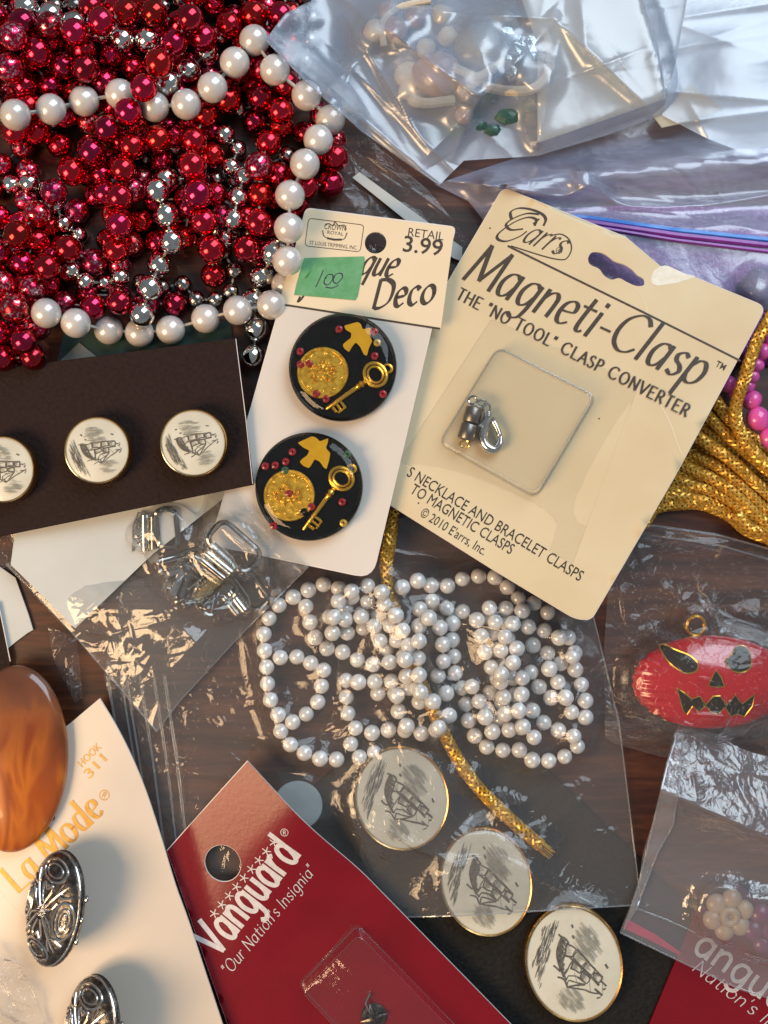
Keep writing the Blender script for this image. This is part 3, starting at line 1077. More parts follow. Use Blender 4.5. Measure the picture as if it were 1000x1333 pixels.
PP = settle(PP, RR, AA, PR, 230, 0.0, pile_wall, aw=0.65)
mesh_red = bead_mesh('red_bead')
mesh_red.materials.append(M['red_bead'])
mesh_worn = bead_mesh('worn_bead')
mesh_worn.materials.append(M['worn_bead'])
mesh_sil = bead_mesh('silver_bead')
mesh_sil.materials.append(M['silver_bead'])
mesh_dul = bead_mesh('dull_bead')
mesh_dul.materials.append(M['dull_bead'])
mesh_prl = bead_mesh('pearl_bead')
mesh_prl.materials.append(M['pearl'])
for (kind, L, r, anc, z0), (a, b) in zip(strands, IDX):
    if kind == 'red':
        strand_object('red_bead_strand', 'strand of shiny dark red metallic beads tangled in the bead pile', 'bead strand',
                      'red bead strands in the tangle', PP[a:b], RR[a:b], lambda i: mesh_worn if random.random() < 0.2 else mesh_red, 0.3)
    elif kind == 'silver':
        if anc:
            strand_object('silver_bead_strand', 'strand of bright mirror silver beads tangled among red beads', 'bead strand',
                          'bright silver bead strands in the tangle', PP[a:b], RR[a:b], lambda i: mesh_sil, 0.35)
        else:
            strand_object('dark_silver_strand', 'thin strand of small dull silver beads deep in the red bead pile', 'bead strand',
                          'dull silver bead strands under the red beads', PP[a:b], RR[a:b], lambda i: mesh_dul, 0.3)
    else:
        strand_object('pearl_necklace', 'necklace of large white pearls lying over the red bead pile', 'necklace', None, PP[a:b], RR[a:b], lambda i: mesh_prl, 0.45,
                      bead_name='pearl')
PILE = (PP, RR)

# ------------------------------------------------------------------ film helpers
def side(pts, n):
    P = np.array(pts, float)
    d = np.r_[0, np.cumsum(np.linalg.norm(np.diff(P, axis=0), axis=1))]
    t = np.linspace(0, d[-1], n)
    return np.stack([np.interp(t, d, P[:, 0]), np.interp(t, d, P[:, 1])], -1)


def coons(bottom, right, top, left, nu, nv):
    """bottom/top run u, left/right run v; returns px arrays (nv,nu)"""
    B, T, L, R_ = side(bottom, nu), side(top, nu), side(left, nv), side(right, nv)
    u = np.linspace(0, 1, nu)[None, :, None]
    v = np.linspace(0, 1, nv)[:, None, None]
    S = (1 - v) * B[None] + v * T[None] + (1 - u) * L[:, None] + u * R_[:, None]
    S -= (1 - u) * (1 - v) * B[0] + u * (1 - v) * B[-1] + (1 - u) * v * T[0] + u * v * T[-1]
    return S[..., 0], S[..., 1]


class HF:
    """height field over the photograph's pixels, for draping film over things"""

    def __init__(self, x0, x1, y0, y1, c=4):
        self.x0, self.y0, self.c = x0, y0, c
        self.nx, self.ny = int((x1 - x0) / c) + 1, int((y1 - y0) / c) + 1
        self.X, self.Y = np.meshgrid(x0 + c * np.arange(self.nx), y0 + c * np.arange(self.ny))
        self.h = np.zeros((self.ny, self.nx))

    def disc(self, px, py, r, z, dome=True):
        d2 = ((self.X - px) ** 2 + (self.Y - py) ** 2) / (r * r)
        zz = np.where(d2 < 1, z - (0.4 * z * d2 if dome else 0), 0)
        self.h = np.maximum(self.h, zz)

    def beads(self, P, R, lift=0.4):
        s = (CAM_H - P[:, 2]) / CAM_H
        px = 500 + P[:, 0] / (K * s)
        py = 666.5 - P[:, 1] / (K * s)
        for a, b, z, r in zip(px, py, P[:, 2], R):
            if self.x0 - 30 < a < self.x0 + self.c * self.nx + 30 and self.y0 - 30 < b < self.y0 + self.c * self.ny + 30:
                rp = r / K * 1.15
                i0, i1 = int((a - rp - self.x0) / self.c), int((a + rp - self.x0) / self.c) + 2
                j0, j1 = int((b - rp - self.y0) / self.c), int((b + rp - self.y0) / self.c) + 2
                i0, j0 = max(i0, 0), max(j0, 0)
                if i1 <= i0 or j1 <= j0:
                    continue
                sub = (slice(j0, j1), slice(i0, i1))
                d2 = ((self.X[sub] - a) ** 2 + (self.Y[sub] - b) ** 2) / (rp * rp)
                self.h[sub] = np.maximum(self.h[sub], np.where(d2 < 1, z + r * np.sqrt(np.clip(1 - d2 * 0.8, 0, 1)) + lift, 0))

    def poly(self, pts, z):
        pts = [tuple(p) for p in pts]
        ins = np.zeros(self.X.shape, bool)
        m = len(pts)
        for i in range(m):
            (xa, ya), (xb, yb) = pts[i], pts[(i + 1) % m]
            if ya == yb:
                continue
            cond = ((ya > self.Y) != (yb > self.Y)) & (self.X < (xb - xa) * (self.Y - ya) / (yb - ya) + xa)
            ins ^= cond
        zz = z(self.X, self.Y) if callable(z) else z
        self.h = np.where(ins, np.maximum(self.h, zz), self.h)

    def drape(self, it=120, sag=0.02):
        ob = self.h.copy()
        h = ob.copy()
        for k in range(it):
            p = np.pad(h, 1, mode='edge')
            av = (p[:-2, 1:-1] + p[2:, 1:-1] + p[1:-1, :-2] + p[1:-1, 2:]) / 4 - sag
            h = np.maximum(ob, av)
        self.h = h
        return self

    def smooth(self, it=3):
        for k in range(it):
            p = np.pad(self.h, 1, mode='edge')
            self.h = np.maximum(self.h * 0.0 + (p[:-2, 1:-1] + p[2:, 1:-1] + p[1:-1, :-2] + p[1:-1, 2:] + p[1:-1, 1:-1]) / 5, self.h - 0.15)
        return self

    def __call__(self, px, py):
        fx = np.clip((px - self.x0) / self.c, 0, self.nx - 1.001)
        fy = np.clip((py - self.y0) / self.c, 0, self.ny - 1.001)
        i, j = fx.astype(int), fy.astype(int)
        a, b = fx - i, fy - j
        h = self.h
        return (h[j, i] * (1 - a) * (1 - b) + h[j, i + 1] * a * (1 - b) + h[j + 1, i] * (1 - a) * b + h[j + 1, i + 1] * a * b)


def frame_z(F):
    """height of a card plane over photo pixels (the point the camera sees)"""
    def f(px, py):
        dx, dy = (px - 500) * K, (666.5 - py) * K
        den = dx * F.n.x + dy * F.n.y - CAM_H * F.n.z
        num = (F.o - Vector((0, 0, CAM_H))).dot(F.n)
        return CAM_H - CAM_H * num / den
    return f


def creases(box, n, amp, length, width, seed, sign=1, angle=None):
    r = np.random.RandomState(seed)
    x0, x1, y0, y1 = box
    L = []
    for k in range(n):
        an = r.uniform(0, math.pi) if angle is None else angle[0] + r.normal(0, angle[1])
        L.append((r.uniform(x0, x1), r.uniform(y0, y1), an, length * r.uniform(.4, 1.3), width * r.uniform(.5, 1.4), amp * r.uniform(.3, 1.2)))

    def f(px, py):
        z = np.zeros_like(px, dtype=float)
        for cx, cy, an, ln, w, am in L:
            ca, sa = math.cos(an), math.sin(an)
            s = (px - cx) * ca + (py - cy) * sa
            d = -(px - cx) * sa + (py - cy) * ca
            # one side steep, one side slow: reads as a fold
            e = np.where(d > 0, np.exp(-d / w), np.exp(d / (w * 3.2)))
            z += am * e * np.exp(-(s / ln) ** 2)
        return z
    return f


def fold(x, y, ax_, ay_, bx_, by_, amp, w):
    dx, dy = bx_ - ax_, by_ - ay_
    L = math.hypot(dx, dy)
    s = ((x - ax_) * dx + (y - ay_) * dy) / L
    d = (-(x - ax_) * dy + (y - ay_) * dx) / L
    e = np.where(d > 0, np.exp(-d / w), np.exp(d / (w * 3.0)))
    env = np.clip(1.15 - np.abs(s / L - .5) * 2, 0, 1) ** .6
    return amp * e * env


def film(name, sides, zf, mat, parent, nu=110, nv=110, cap=None, floor=0.15, wob=0.0, seed=1):
    X, Y = coons(*sides, nu, nv)
    if wob:
        r = np.random.RandomState(seed)
        for k in range(6):
            fx, fy, p1, p2 = r.uniform(.02, .09), r.uniform(.02, .09), r.uniform(0, 6), r.uniform(0, 6)
            X = X + wob * np.sin(fx * Y + p1) / 2
            Y = Y + wob * np.sin(fy * X + p2) / 2
    Zh = np.maximum(zf(X, Y), floor)
    if cap is not None:
        Zh = np.minimum(Zh, cap(X, Y))
    P = Un(X, Y, Zh)
    mb = MB()
    nvv, nuu = X.shape
    idx = np.arange(nvv * nuu).reshape(nvv, nuu)
    f = np.stack([idx[:-1, :-1], idx[:-1, 1:], idx[1:, 1:], idx[1:, :-1]], -1).reshape(-1, 4)
    a, b, c = P.reshape(-1, 3)[f[0, 0]], P.reshape(-1, 3)[f[0, 1]], P.reshape(-1, 3)[f[0, 2]]
    if np.cross(b - a, c - a)[2] < 0:
        f = f[:, ::-1]
    mb.v = [tuple(p) for p in P.reshape(-1, 3)]
    mb.f = [tuple(int(i) for i in q) for q in f]
    return part(name, mb, mat, parent, True, True, 3.2)


def seam(name, pts, zf, r, mat, parent, n=60, lift=0.1):
    S = side(pts, n)
    z = np.maximum(zf(S[:, 0], S[:, 1]), 0.15) + lift
    P = Un(S[:, 0], S[:, 1], z)
    return part(name, MB().tube([tuple(p) for p in P], r, 6), mat, parent, True)


# ------------------------------------------------------------------ cards
def card(name, label, F, outline, t, face, holes=(), edge='edge_white', corner=0.0, catg='card', facename='face', bend=False):
    """a paper card: a core with pale cut edges and a printed face"""
    T = thing(name, label, catg, mat=F.M)
    pts = F.poly(outline)
    if corner:
        pts = round_poly(pts, corner)
    hl = [h for h in holes]
    zf_ = -0.12 if bend else -0.02
    mk = (lambda a, b, c, d: sheet_prism(a, b, c, d, 1.8)) if bend else MB().prism
    core = mk(pts, hl, -t, zf_)
    part('backing_board', core, edge, T, smooth=False)
    # face sheet inset by a hair so that the pale edge shows
    c = np.mean(np.array(pts), 0)
    ins = [(p[0] + (c[0] - p[0]) * 0.0035, p[1] + (c[1] - p[1]) * 0.0035) for p in pts]
    fh = []
    for h in hl:
        hc = np.mean(np.array(h), 0)
        fh.append([(hc[0] + (p[0] - hc[0]) * 1.03, hc[1] + (p[1] - hc[1]) * 1.03) for p in h])
    part(facename, mk(ins, fh, zf_, 0.0), face, T, smooth=bend)
    return T


# ---- E'arrs magnetic clasp card
E = F_EARRS
L_ = E.loc
ear_out = [(655, 243), (815, 308), (868, 352), (900, 357), (1000, 397), (878, 622), (770, 808), (748, 806), (640, 741), (524, 668), (418, 603), (560, 405)]
hole_px = [(766, 335), (772, 328), (786, 330), (800, 340), (812, 344), (822, 350), (830, 358), (838, 363), (838, 371), (828, 372), (816, 367), (806, 362),
           (796, 364), (786, 358), (780, 350), (768, 344)]
hole = [L_(*p) for p in cat_rom(hole_px, 4, True)]
pts = E.poly(ear_out)
rad = [2, 0, 0, 0, 2.5, 0, 3.0, 3.0, 0, 0, 2, 0]
earr = thing('clasp_card', "worn cream hang card reading Magneti-Clasp with a clear blister", 'card', mat=E.M)
opts = round_poly(pts, rad)
part('backing_board', sheet_prism(opts, [hole], -0.7, -0.12), 'edge_white', earr, smooth=False)
cc = np.mean(np.array(opts), 0)
part('face', sheet_prism([(p[0] + (cc[0] - p[0]) * .004, p[1] + (cc[1] - p[1]) * .004) for p in opts], [hole], -0.12, 0.0), 'cream_card', earr)
mb = MB()
for q in range(14):
    line2d(mb, L_(661 + 304 * q / 14, 320 + 149 * q / 14), L_(661 + 304 * (q + 1) / 14, 320 + 149 * (q + 1) / 14), 0.5, 0.06)
part('printed_rule', mb, 'ink', earr)
mb = pen_text(MB(), 'Magneti-Clasp', L_(602, 362), L_(908, 504), 10.4, (.056, .02, 20), slant=0.20, serif=.055)
part('title_lettering', mb, 'ink', earr)
mb = pen_text(MB(), 'THE "NO TOOL" CLASP CONVERTER', L_(593, 388), L_(893, 543), 3.0, (.09, .05, 0), serif=.10, gap=.16)
part('subtitle_lettering', mb, 'ink', earr)
mb = font_text(MB(), 'S NECKLACE AND BRACELET CLASPS', L_(529, 619), L_(754, 757), 2.75, bold=0.0)
font_text(mb, 'TO MAGNETIC CLASPS', L_(533, 641), L_(664, 722), 2.75, bold=0.0)
font_text(mb, "\u00a9 2010 E'arrs, Inc.", L_(546, 671), L_(629, 723), 2.4, bold=0.0)
part('fine_print', mb, 'black_ink', earr)
mb = font_text(MB(), 'TM', L_(931, 476), L_(943, 482), 1.6, bold=.01)
part('trademark_lettering', mb, 'ink', earr)
# script mark
Q = lambda L: [L_(500 + x / 2.0, 230 + y / 2.0) for x, y in L]
mb = MB()
nb = (.40, .14, 0.9)
sc = [[(332, 112), (330, 92), (352, 82), (385, 86), (412, 98), (421, 112), (415, 128)],
      [(404, 98), (372, 96), (338, 108), (318, 124), (330, 138), (362, 136)],
      [(392, 128), (396, 112), (375, 106), (340, 118), (300, 146), (296, 162), (318, 168), (352, 156), (372, 142)],
      [(438, 152), (462, 150), (482, 164), (488, 188), (478, 210), (462, 216), (420, 208), (330, 180)]]
for i, s_ in enumerate(sc):
    P = cat_rom(Q(s_), 8)
    ribbon(mb, P, nb[0] if i < 3 else .17, nb[1], nb[2], 0.05 + i * .004)
pen_text(mb, "'arrs", L_(672, 311), L_(727, 332), 6.6, (.05, .018, 30), slant=0.45, z=.08)
reg_mark(mb, L_(728, 326), 0.75, .07, .07, -.45)
part('script_logo', mb, 'ink', earr)
# crease and torn patch
mb = MB()
cp = [L_(*p) for p in cat_rom([(828, 376), (838, 390), (842, 402), (845, 430)], 5)]
ribbon(mb, cp, .16, .1, 0, .03)
cp2 = [L_(*p) for p in cat_rom([(846, 505), (870, 545), (880, 572), (888, 592)], 5)]
ribbon(mb, cp2, .22, .12, 0, .03)
part('crease', mb, 'tan_print', earr)
tp = [(848, 366), (852, 352), (866, 345), (880, 350), (894, 356), (906, 359), (892, 364), (880, 368), (866, 370), (855, 371)]
part('torn_patch', MB().prism([L_(*p) for p in cat_rom(tp, 3, True)], (), 0.0, 0.06), 'torn', earr)
mb = MB()
for p in ((638, 297), (780, 545), (545, 655)):
    disc2d(mb, L_(*p), .22, .04, 8)
part('speck', mb, 'black_ink', earr)


def blister(parent, px4, F, h, inset, flange=None, r=1.6, rim=1.0):
    base = round_poly([F.loc(*p) for p in px4], r)
    c = np.mean(np.array(base), 0)

    def ring(s, z):
        return [(c[0] + (p[0] - c[0]) * s, c[1] + (p[1] - c[1]) * s, z) for p in base]
    rings = [ring(1.03, .03), ring(1.0, .12), ring(1 - inset * .35, h * .35), ring(1 - inset * .7, h * .8), ring(1 - inset * .85, h * .96), ring(1 - inset * 1.15, h)]
    n = len(base)
    mb = MB()
    vs = [p for q in rings for p in q]
    fs = []
    for i in range(len(rings) - 1):
        for k in range(n):
            k2 = (k + 1) % n
            fs.append((i * n + k, i * n + k2, (i + 1) * n + k2, (i + 1) * n + k))
    fs.append(tuple((len(rings) - 1) * n + k for k in range(n)))
    # make faces point up
    a, b2, c2 = [Vector(vs[i]) for i in fs[-1][:3]]
    if (b2 - a).cross(c2 - a).z < 0:
        fs = [tuple(reversed(f)) for f in fs]
    mb.add(vs, fs)
    o = part('blister', mb, 'blister', parent, angle=0.5)
    rm = MB()
    for q, rr_ in ((rings[1], .17), (rings[4], .11)):
        rm.tube([(x, y, z_ + .02) for x, y, z_ in q], rr_ * rim, 6, True)
    part('blister_rim_highlight', rm, 'zip_clear', o)  # tubes added along the edges to give their bright highlight lines
    if flange:
        P = round_poly([F.loc(*p) for p in flange], .8)
        fl = MB()
        fl.add([(x, y, 0.025) for x, y in P], [tuple(range(len(P)))])
        part('blister_flange', fl, 'flange', parent)
        rim = MB()
        for lst, rr, zz in ((P, .05, .03),):
            rim.tube([(x, y, zz) for x, y in lst] + [(lst[0][0], lst[0][1], zz)], rr, 5)
        part('flange_edge', rim, 'blister', parent)
    return o


bl = blister(earr, [(648, 452), (776, 517), (698, 648), (572, 577)], E, 5.0, .055, [(640, 415), (832, 500), (745, 735), (520, 600)], 2.6)

kr = [L_(828, 374), L_(842, 402), L_(845, 440), L_(868, 540), L_(888, 592)]      # the crease across the card


def ear_bend(u, v):
    w = .22 * math.sin(u * .06 + .5) * math.sin(v * .05)
    # right of the crease the card dips a little
    a, b = Vector(kr[0]), Vector(kr[-1])
    d = (b - a).normalized()
    s_ = (Vector((u, v)) - a).cross(d)
    if s_ < 0:
        s_ = -s_
        sgn = 1
    else:
        sgn = 0
    p = Vector((u, v)) - a
    side_ = d.x * p.y - d.y * p.x
    return w - (.055 * side_ if side_ > 0 else 0.0)


warp(earr, ear_bend)

# magnetic clasp with lobster hook inside the blister
mg = thing('magnetic_clasp', 'tiny grey magnetic barrel clasp with lobster hook inside the blister', 'clasp', mat=E.at(612, 555, 0, 0))
ax = math.radians(-8)
XF = Matrix.Rotation(ax, 4, 'Z')


def q2(px, py, h=1.8):
    """pixel -> clasp local"""
    w = E.M @ Vector((*E.loc(px, py, h), h))
    return mg.matrix_world.inverted() @ Vector((w.x * .001, w.y * .001, w.z * .001)) * 1000


bpy.context.view_layer.update()
a, b = q2(617, 531), q2(610, 552)
for (p, q, nm) in (((618, 530), (613, 551), 'magnet_half'), ((612.5, 551.5), (606, 573), 'magnet_half')):
    a, b = q2(*p, 2.3), q2(*q, 2.3)
    d = (b - a)
    part(nm, MB().tube([a + d * t for t in (0, .03, .08, .92, .97, 1.0)], [1.7, 2.05, 2.2, 2.2, 2.05, 1.7], 20), 'magnet', mg)
mb = MB()
cpt = q2(605, 578, 2.3)
mb.tube([cpt + Vector((1.3 * math.cos(t), .8 * math.sin(t), .6 * math.sin(2 * t))) for t in [k * .45 for k in range(14)]], .32, 6, True)
part('end_ring', mb, 'brass', mg)
mb = MB()
cpt = q2(616, 521, 2.6)
mb.tube([cpt + Vector((1.15 * math.cos(t), 1.0 * math.sin(t), .3 * math.cos(t))) for t in [2 * math.pi * k / 16 for k in range(16)]], .33, 6, True)
cpt = q2(627, 525, 2.6)
mb.tube([cpt + Vector((1.2 * math.cos(t), .75 * math.sin(t), .4 * math.sin(t))) for t in [2 * math.pi * k / 16 for k in range(16)]], .33, 6, True)
cpt = q2(634, 531, 2.6)
mb.tube([cpt + Vector((.85 * math.cos(t), 1.1 * math.sin(t), .4 * math.sin(t))) for t in [2 * math.pi * k / 16 for k in range(16)]], .3, 6, True)
part('jump_ring', mb, 'steel', mg)
hk = [(636, 537), (634, 548), (630, 562), (630, 575), (636, 583), (645, 585), (651, 578), (652, 568)]
mb = MB()
P = [q2(x, y, 2.2) for x, y in cat_rom(hk, 5)]
mb.tube(P, [1.0 + .35 * math.sin(math.pi * i / len(P)) - .75 * (i / len(P)) ** 2 * .5 for i in range(len(P))], 10)
part('lobster_hook', mb, 'steel', mg)
mb = MB()
P = [q2(x, y, 2.3) for x, y in cat_rom([(640, 545), (645, 553), (649, 562), (651, 568)], 5)]
mb.tube(P, [1.0, .9] + [.7] * (len(P) - 3) + [.5], 10)
P = [q2(x, y, 3.0) for x, y in cat_rom([(636, 541), (631, 549), (625, 556)], 5)]
mb.tube(P, [.55] * (len(P) - 2) + [.9, .8], 8)
part('hook_gate', mb, 'steel', mg)

# ---- Crown button card
C = F_CROWN
Lc = C.loc
cr_out = [(398, 270), (594, 295), (485, 754), (272, 709), (322, 545), (366, 390)]
chole = circ(Lc(489, 316), 2.75, 26)
crown = thing('button_card', 'narrow cream card with retail price and green tape holding two black buttons', 'card', mat=C.M)
rp = round_poly(C.poly(cr_out), [1.5, 1.5, 4.5, 1.5, 0, 0])
part('backing_board', MB().prism(rp, [chole], -0.55, -0.02), 'edge_white', crown, smooth=False)
cc = np.mean(np.array(rp), 0)
part('face', MB().prism([(p[0] + (cc[0] - p[0]) * .006, p[1] + (cc[1] - p[1]) * .006) for p in rp], [chole], -0.02, 0.0), 'white_card', crown, smooth=False)
mb = MB().prism([Lc(399.5, 272), Lc(592, 296.5), Lc(574, 428), Lc(362.5, 396)], [chole], 0.0, 0.015)
part('printed_header', mb, 'tan_print', crown, smooth=False)
mb = MB()
line2d(mb, Lc(365, 396), Lc(573, 428), 0.5, 0.06)
part('printed_rule', mb, 'ink', crown)
mb = MB()
# crown logo panel
rp2 = round_poly([Lc(402, 284), Lc(474, 293), Lc(469, 328), Lc(397, 320)], 1.0)
ribbon(mb, rp2 + rp2[:2], .09, .09, 0, .05)
font_text(mb, 'ST LOUIS TRIMMING, INC.', Lc(403, 318), Lc(465, 325), .95, z=.05)
font_text(mb, 'CROWN', Lc(422, 298), Lc(450, 301), 1.5, z=.055)
font_text(mb, 'ROYAL', Lc(426, 304.5), Lc(447, 307), .9, z=.055)
for s_ in ([(420, 300), (424, 309), (446, 312), (452, 303)], [(424, 309), (434, 312), (446, 312)], [(423, 294), (428, 291), (434, 294), (436, 289), (441, 294), (448, 293), (451, 299)]):
    ribbon(mb, cat_rom([Lc(*p) for p in s_], 5), .13, .09, 0, .06)
ribbon(mb, [Lc(426, 310), Lc(435, 312), Lc(445, 312)], .22, .25, 0, .064)
part('crown_logo', mb, 'ink', crown)
mb = font_text(MB(), 'RETAIL', Lc(531, 307), Lc(577, 313), 2.1, z=.05)
font_text(mb, '3.99', Lc(524, 327), Lc(575, 333), 4.0, z=.05, bold=.012)
part('price_lettering', mb, 'ink', crown)
mb = pen_text(MB(), 'que', Lc(466, 356), Lc(512, 360), 7.0, (.09, .028, 35), slant=0.4, z=.05)
pen_text(mb, 'Deco', Lc(484, 402), Lc(564, 394), 7.0, (.10, .03, 35), slant=0.35, z=.05)
ribbon(mb, cat_rom([Lc(396, 384), Lc(392, 390), Lc(388, 393), Lc(391, 386)], 4), .35, .2, .6, .07)
part('script_lettering', mb, 'ink', crown)
mb = MB().prism([Lc(396, 336), Lc(430, 335), Lc(474, 334), Lc(475, 338), Lc(466, 386), Lc(463, 391), Lc(420, 387), Lc(383, 384), Lc(386, 370)], (), 0.05, 0.13)
tape = part('price_tape', mb, 'green_tape', crown, smooth=False)
mb = MB()
for i, s_ in enumerate([[(421, 352), (416, 364), (411, 374)], [(424, 361), (422, 368), (427, 371), (433, 364), (433, 358), (427, 358), (424, 363)],
                        [(436, 359), (434, 366), (439, 369), (446, 361), (444, 356), (438, 357), (435, 361)], [(424, 374), (433, 375), (441, 371)]]):
    ribbon(mb, cat_rom([Lc(*p) for p in s_], 5), .17, .11, .8, .15 + .003 * i)
part('handwritten_price', mb, 'pen_ink', crown)
mb = MB()
ribbon(mb, cat_rom([Lc(398, 345), Lc(403, 340), Lc(405, 350), Lc(398, 362), Lc(408, 352), Lc(418, 345)], 5), .5, .2, .6, .14)
M['tape_shade'] = pm('tape_shade_ink', (0.09, 0.33, 0.13), (0.12, 0.37, 0.16), 400, .6)
part('show_through_lettering', mb, 'tape_shade', crown)


def relief_coin(mb, c, r, z):
    mb.lathe([(0, .55), (r * .86, .5), (r * .88, .75), (r * .97, .78), (r, .55), (r, 0)], 40, c=(c[0], c[1], z))
    return mb


def black_button(px, py, label, rot, seeds, dove, dove_dx, coin_c, key0, key1):
    m = C.at(px, py, 0, 0)
    t = thing('black_resin_button', label, 'button', mat=m, group=None)
    R = 13.55
    part('button_body', MB().lathe([(0, 0.1), (R * .8, 0.0), (R * .97, .9), (R, 2.2), (R * .985, 3.2), (R * .95, 3.6), (R * .92, 3.5), (0, 3.5)], 72), 'black_resin', t)
    inv = m.inverted()

    def b2(x, y, h=3.5):
        w = inv @ (C.M @ Vector((*C.loc(x, y, h), h)))
        return w
    zt = 3.5
    cc_ = b2(*coin_c)
    coin = part('coin', relief_coin(MB(), (cc_.x, cc_.y), 6.45, zt), 'coin', t)
    # raised relief on the coin: a rim of letters and a head
    mb = MB()
    rr_ = random.Random(int(px))
    for k in range(26):
        a = rr_.choice([.3, .9, 1.4, 2.0, 2.6, 3.3, 3.9, 4.6, 5.3, 5.9]) + rr_.uniform(-.2, .2)
        q = 4.9 + rr_.uniform(-.3, .3)
        mb.ball((cc_.x + q * math.cos(a), cc_.y + q * math.sin(a), zt + .55), .3, .3, .22, 8, 5)
    for k in range(34):
        a, q = rr_.uniform(0, 6.28), 3.4 * math.sqrt(rr_.random())
        a0 = rr_.uniform(0, 6.28)
        P = [(cc_.x + q * math.cos(a) + s * math.cos(a0 + s * .25), cc_.y + .8 * q * math.sin(a) + s * math.sin(a0 + s * .25), zt + .62) for s in (-.9, -.3, .3, .9)]
        mb.tube(P, [.12, .3, .3, .12], 6)
    part('coin_relief', mb, 'gold', coin)
    P = [b2(x, y) for x, y in dove]
    part('dove', MB().prism(round_poly([(p.x, p.y) for p in P], .35, 3), (), zt, zt + .55), 'dove', t, smooth=False)
    a, b = b2(*key0), b2(*key1)       # bow centre, tip
    d = (b - a).normalized()
    n_ = Vector((-d.y, d.x, 0))
    mb = MB()
    for r1, r2, tr in ((3.05, 2.65, .46), (2.1, 1.8, .34)):
        mb.tube([a + d * (r2 * math.cos(q)) + n_ * (r1 * math.sin(q)) + Vector((0, 0, .45)) for q in [2 * math.pi * k / 28 for k in range(28)]], tr, 7, True)
    part('key_bow', mb, 'gold', t)
    mb = MB()
    e = a - d * 3.3 + n_ * .5
    e.z = zt + .4
    mb.tube([e + Vector((1.05 * math.cos(q), 1.05 * math.sin(q), 0)) for q in [2 * math.pi * k / 18 for k in range(18)]], .34, 7, True)
    part('key_ring', mb, 'gold', t)
    s0 = a + d * 2.9
    Ls = (b - s0).length
    prof = [(0, .5), (.02, .9), (.05, .55), (.08, .95), (.12, 1.0), (.15, .6), (.18, .95), (.22, .62), (.3, .62), (.97, .52), (1, .3)]
    part('key_shaft', MB().tube([s0 + d * (Ls * u) + Vector((0, 0, .5)) for u, _ in prof], [w for _, w in prof], 10), 'gold', t)
    mb = MB()
    for u in (.66, .76, .86):
        o_ = s0 + d * (Ls * u)
        ln = {.66: 2.2, .76: 2.7, .86: 2.1}[u]
        mb.tube([o_ + Vector((0, 0, .35)), o_ + n_ * ln + Vector((0, 0, .35))], .38, 6)
    o_ = s0 + d * (Ls * .74) + n_ * 2.4
    mb.tube([o_ - d * 1.3 + Vector((0, 0, .35)), o_ + d * 1.2 + Vector((0, 0, .35))], .36, 6)
    part('key_bit', mb, 'gold', t)
    for x, y, mt in seeds:
        p = b2(x, y)
        q = random.uniform(0, 6)
        mb = MB().tube([(p.x + .58 * math.cos(k * 2 * math.pi / 14), p.y + .58 * math.sin(k * 2 * math.pi / 14), zt + .65) for k in range(14)], .42, 7, True)
        part('seed_bead', mb, mt, t)
    prof = [(R * .965, 3.3), (R * .95, 3.75), (R * .90, 4.35), (R * .8, 4.75), (R * .6, 5.05), (R * .3, 5.2), (0.001, 5.25)]
    part('resin_dome', MB().lathe(prof, 64), 'resin_clear', t)
    return t


def zz(ox, oy, sc_, L):
    return [(ox + x * sc_, oy + y * sc_) for x, y in L]


b1 = dict(ox=370, oy=390, sc_=.16)
dove1 = zz(370, 390, .16, [(490, 215), (600, 185), (625, 200), (640, 245), (700, 230), (715, 250), (700, 300), (718, 340), (690, 400), (675, 460), (650, 450), (620, 385), (585, 350), (555, 385), (530, 430), (490, 400), (478, 370), (505, 345), (545, 315), (550, 275), (500, 245)])
seeds1 = [(x, y, m_) for (x, y), m_ in zip(zz(370, 390, .16, [(450, 245), (735, 265), (760, 355), (740, 462), (805, 770), (135, 425), (135, 530), (205, 525), (265, 770), (345, 810)]),
          ['seed_red', 'seed_red', 'seed_gold', 'seed_red', 'seed_red', 'seed_red', 'seed_red', 'seed_red', 'seed_red', 'seed_red'])]
black_button(447.5, 480, 'upper black resin button with gold coin, dove and key on cream card', 0, seeds1, dove1, 0, (420.5, 485.5), (489, 488), (425, 533))
dove2 = zz(320, 540, .17, [(400, 215), (510, 165), (540, 175), (570, 205), (635, 180), (630, 215), (615, 255), (650, 295), (640, 350), (620, 418), (600, 405), (570, 360), (530, 340), (505, 385), (485, 410), (440, 390), (415, 360), (440, 335), (475, 310), (490, 275), (440, 250)])
seeds2 = [(x, y, m_) for (x, y), m_ in zip(zz(320, 540, .17, [(362, 285), (310, 360), (230, 388), (155, 395), (335, 602), (508, 705), (450, 745), (218, 850), (780, 305), (742, 668), (750, 828), (305, 425)]),
          ['seed_red', 'seed_red', 'seed_red', 'seed_red', 'seed_red', 'seed_red', 'black_resin', 'seed_red', 'seed_green', 'seed_red', 'seed_gold', 'seed_green'])]
black_button(404, 634, 'lower black resin button with red seed bead in its coin centre', 0, seeds2, dove2, 0, (377, 645), (445, 623), (395, 690))

# ------------------------------------------------------------------ scrimshaw buttons (engraved ships)
def zn(L):
    return [((x - 530) / 385.0, (560 - y) / 450.0) for x, y in L]


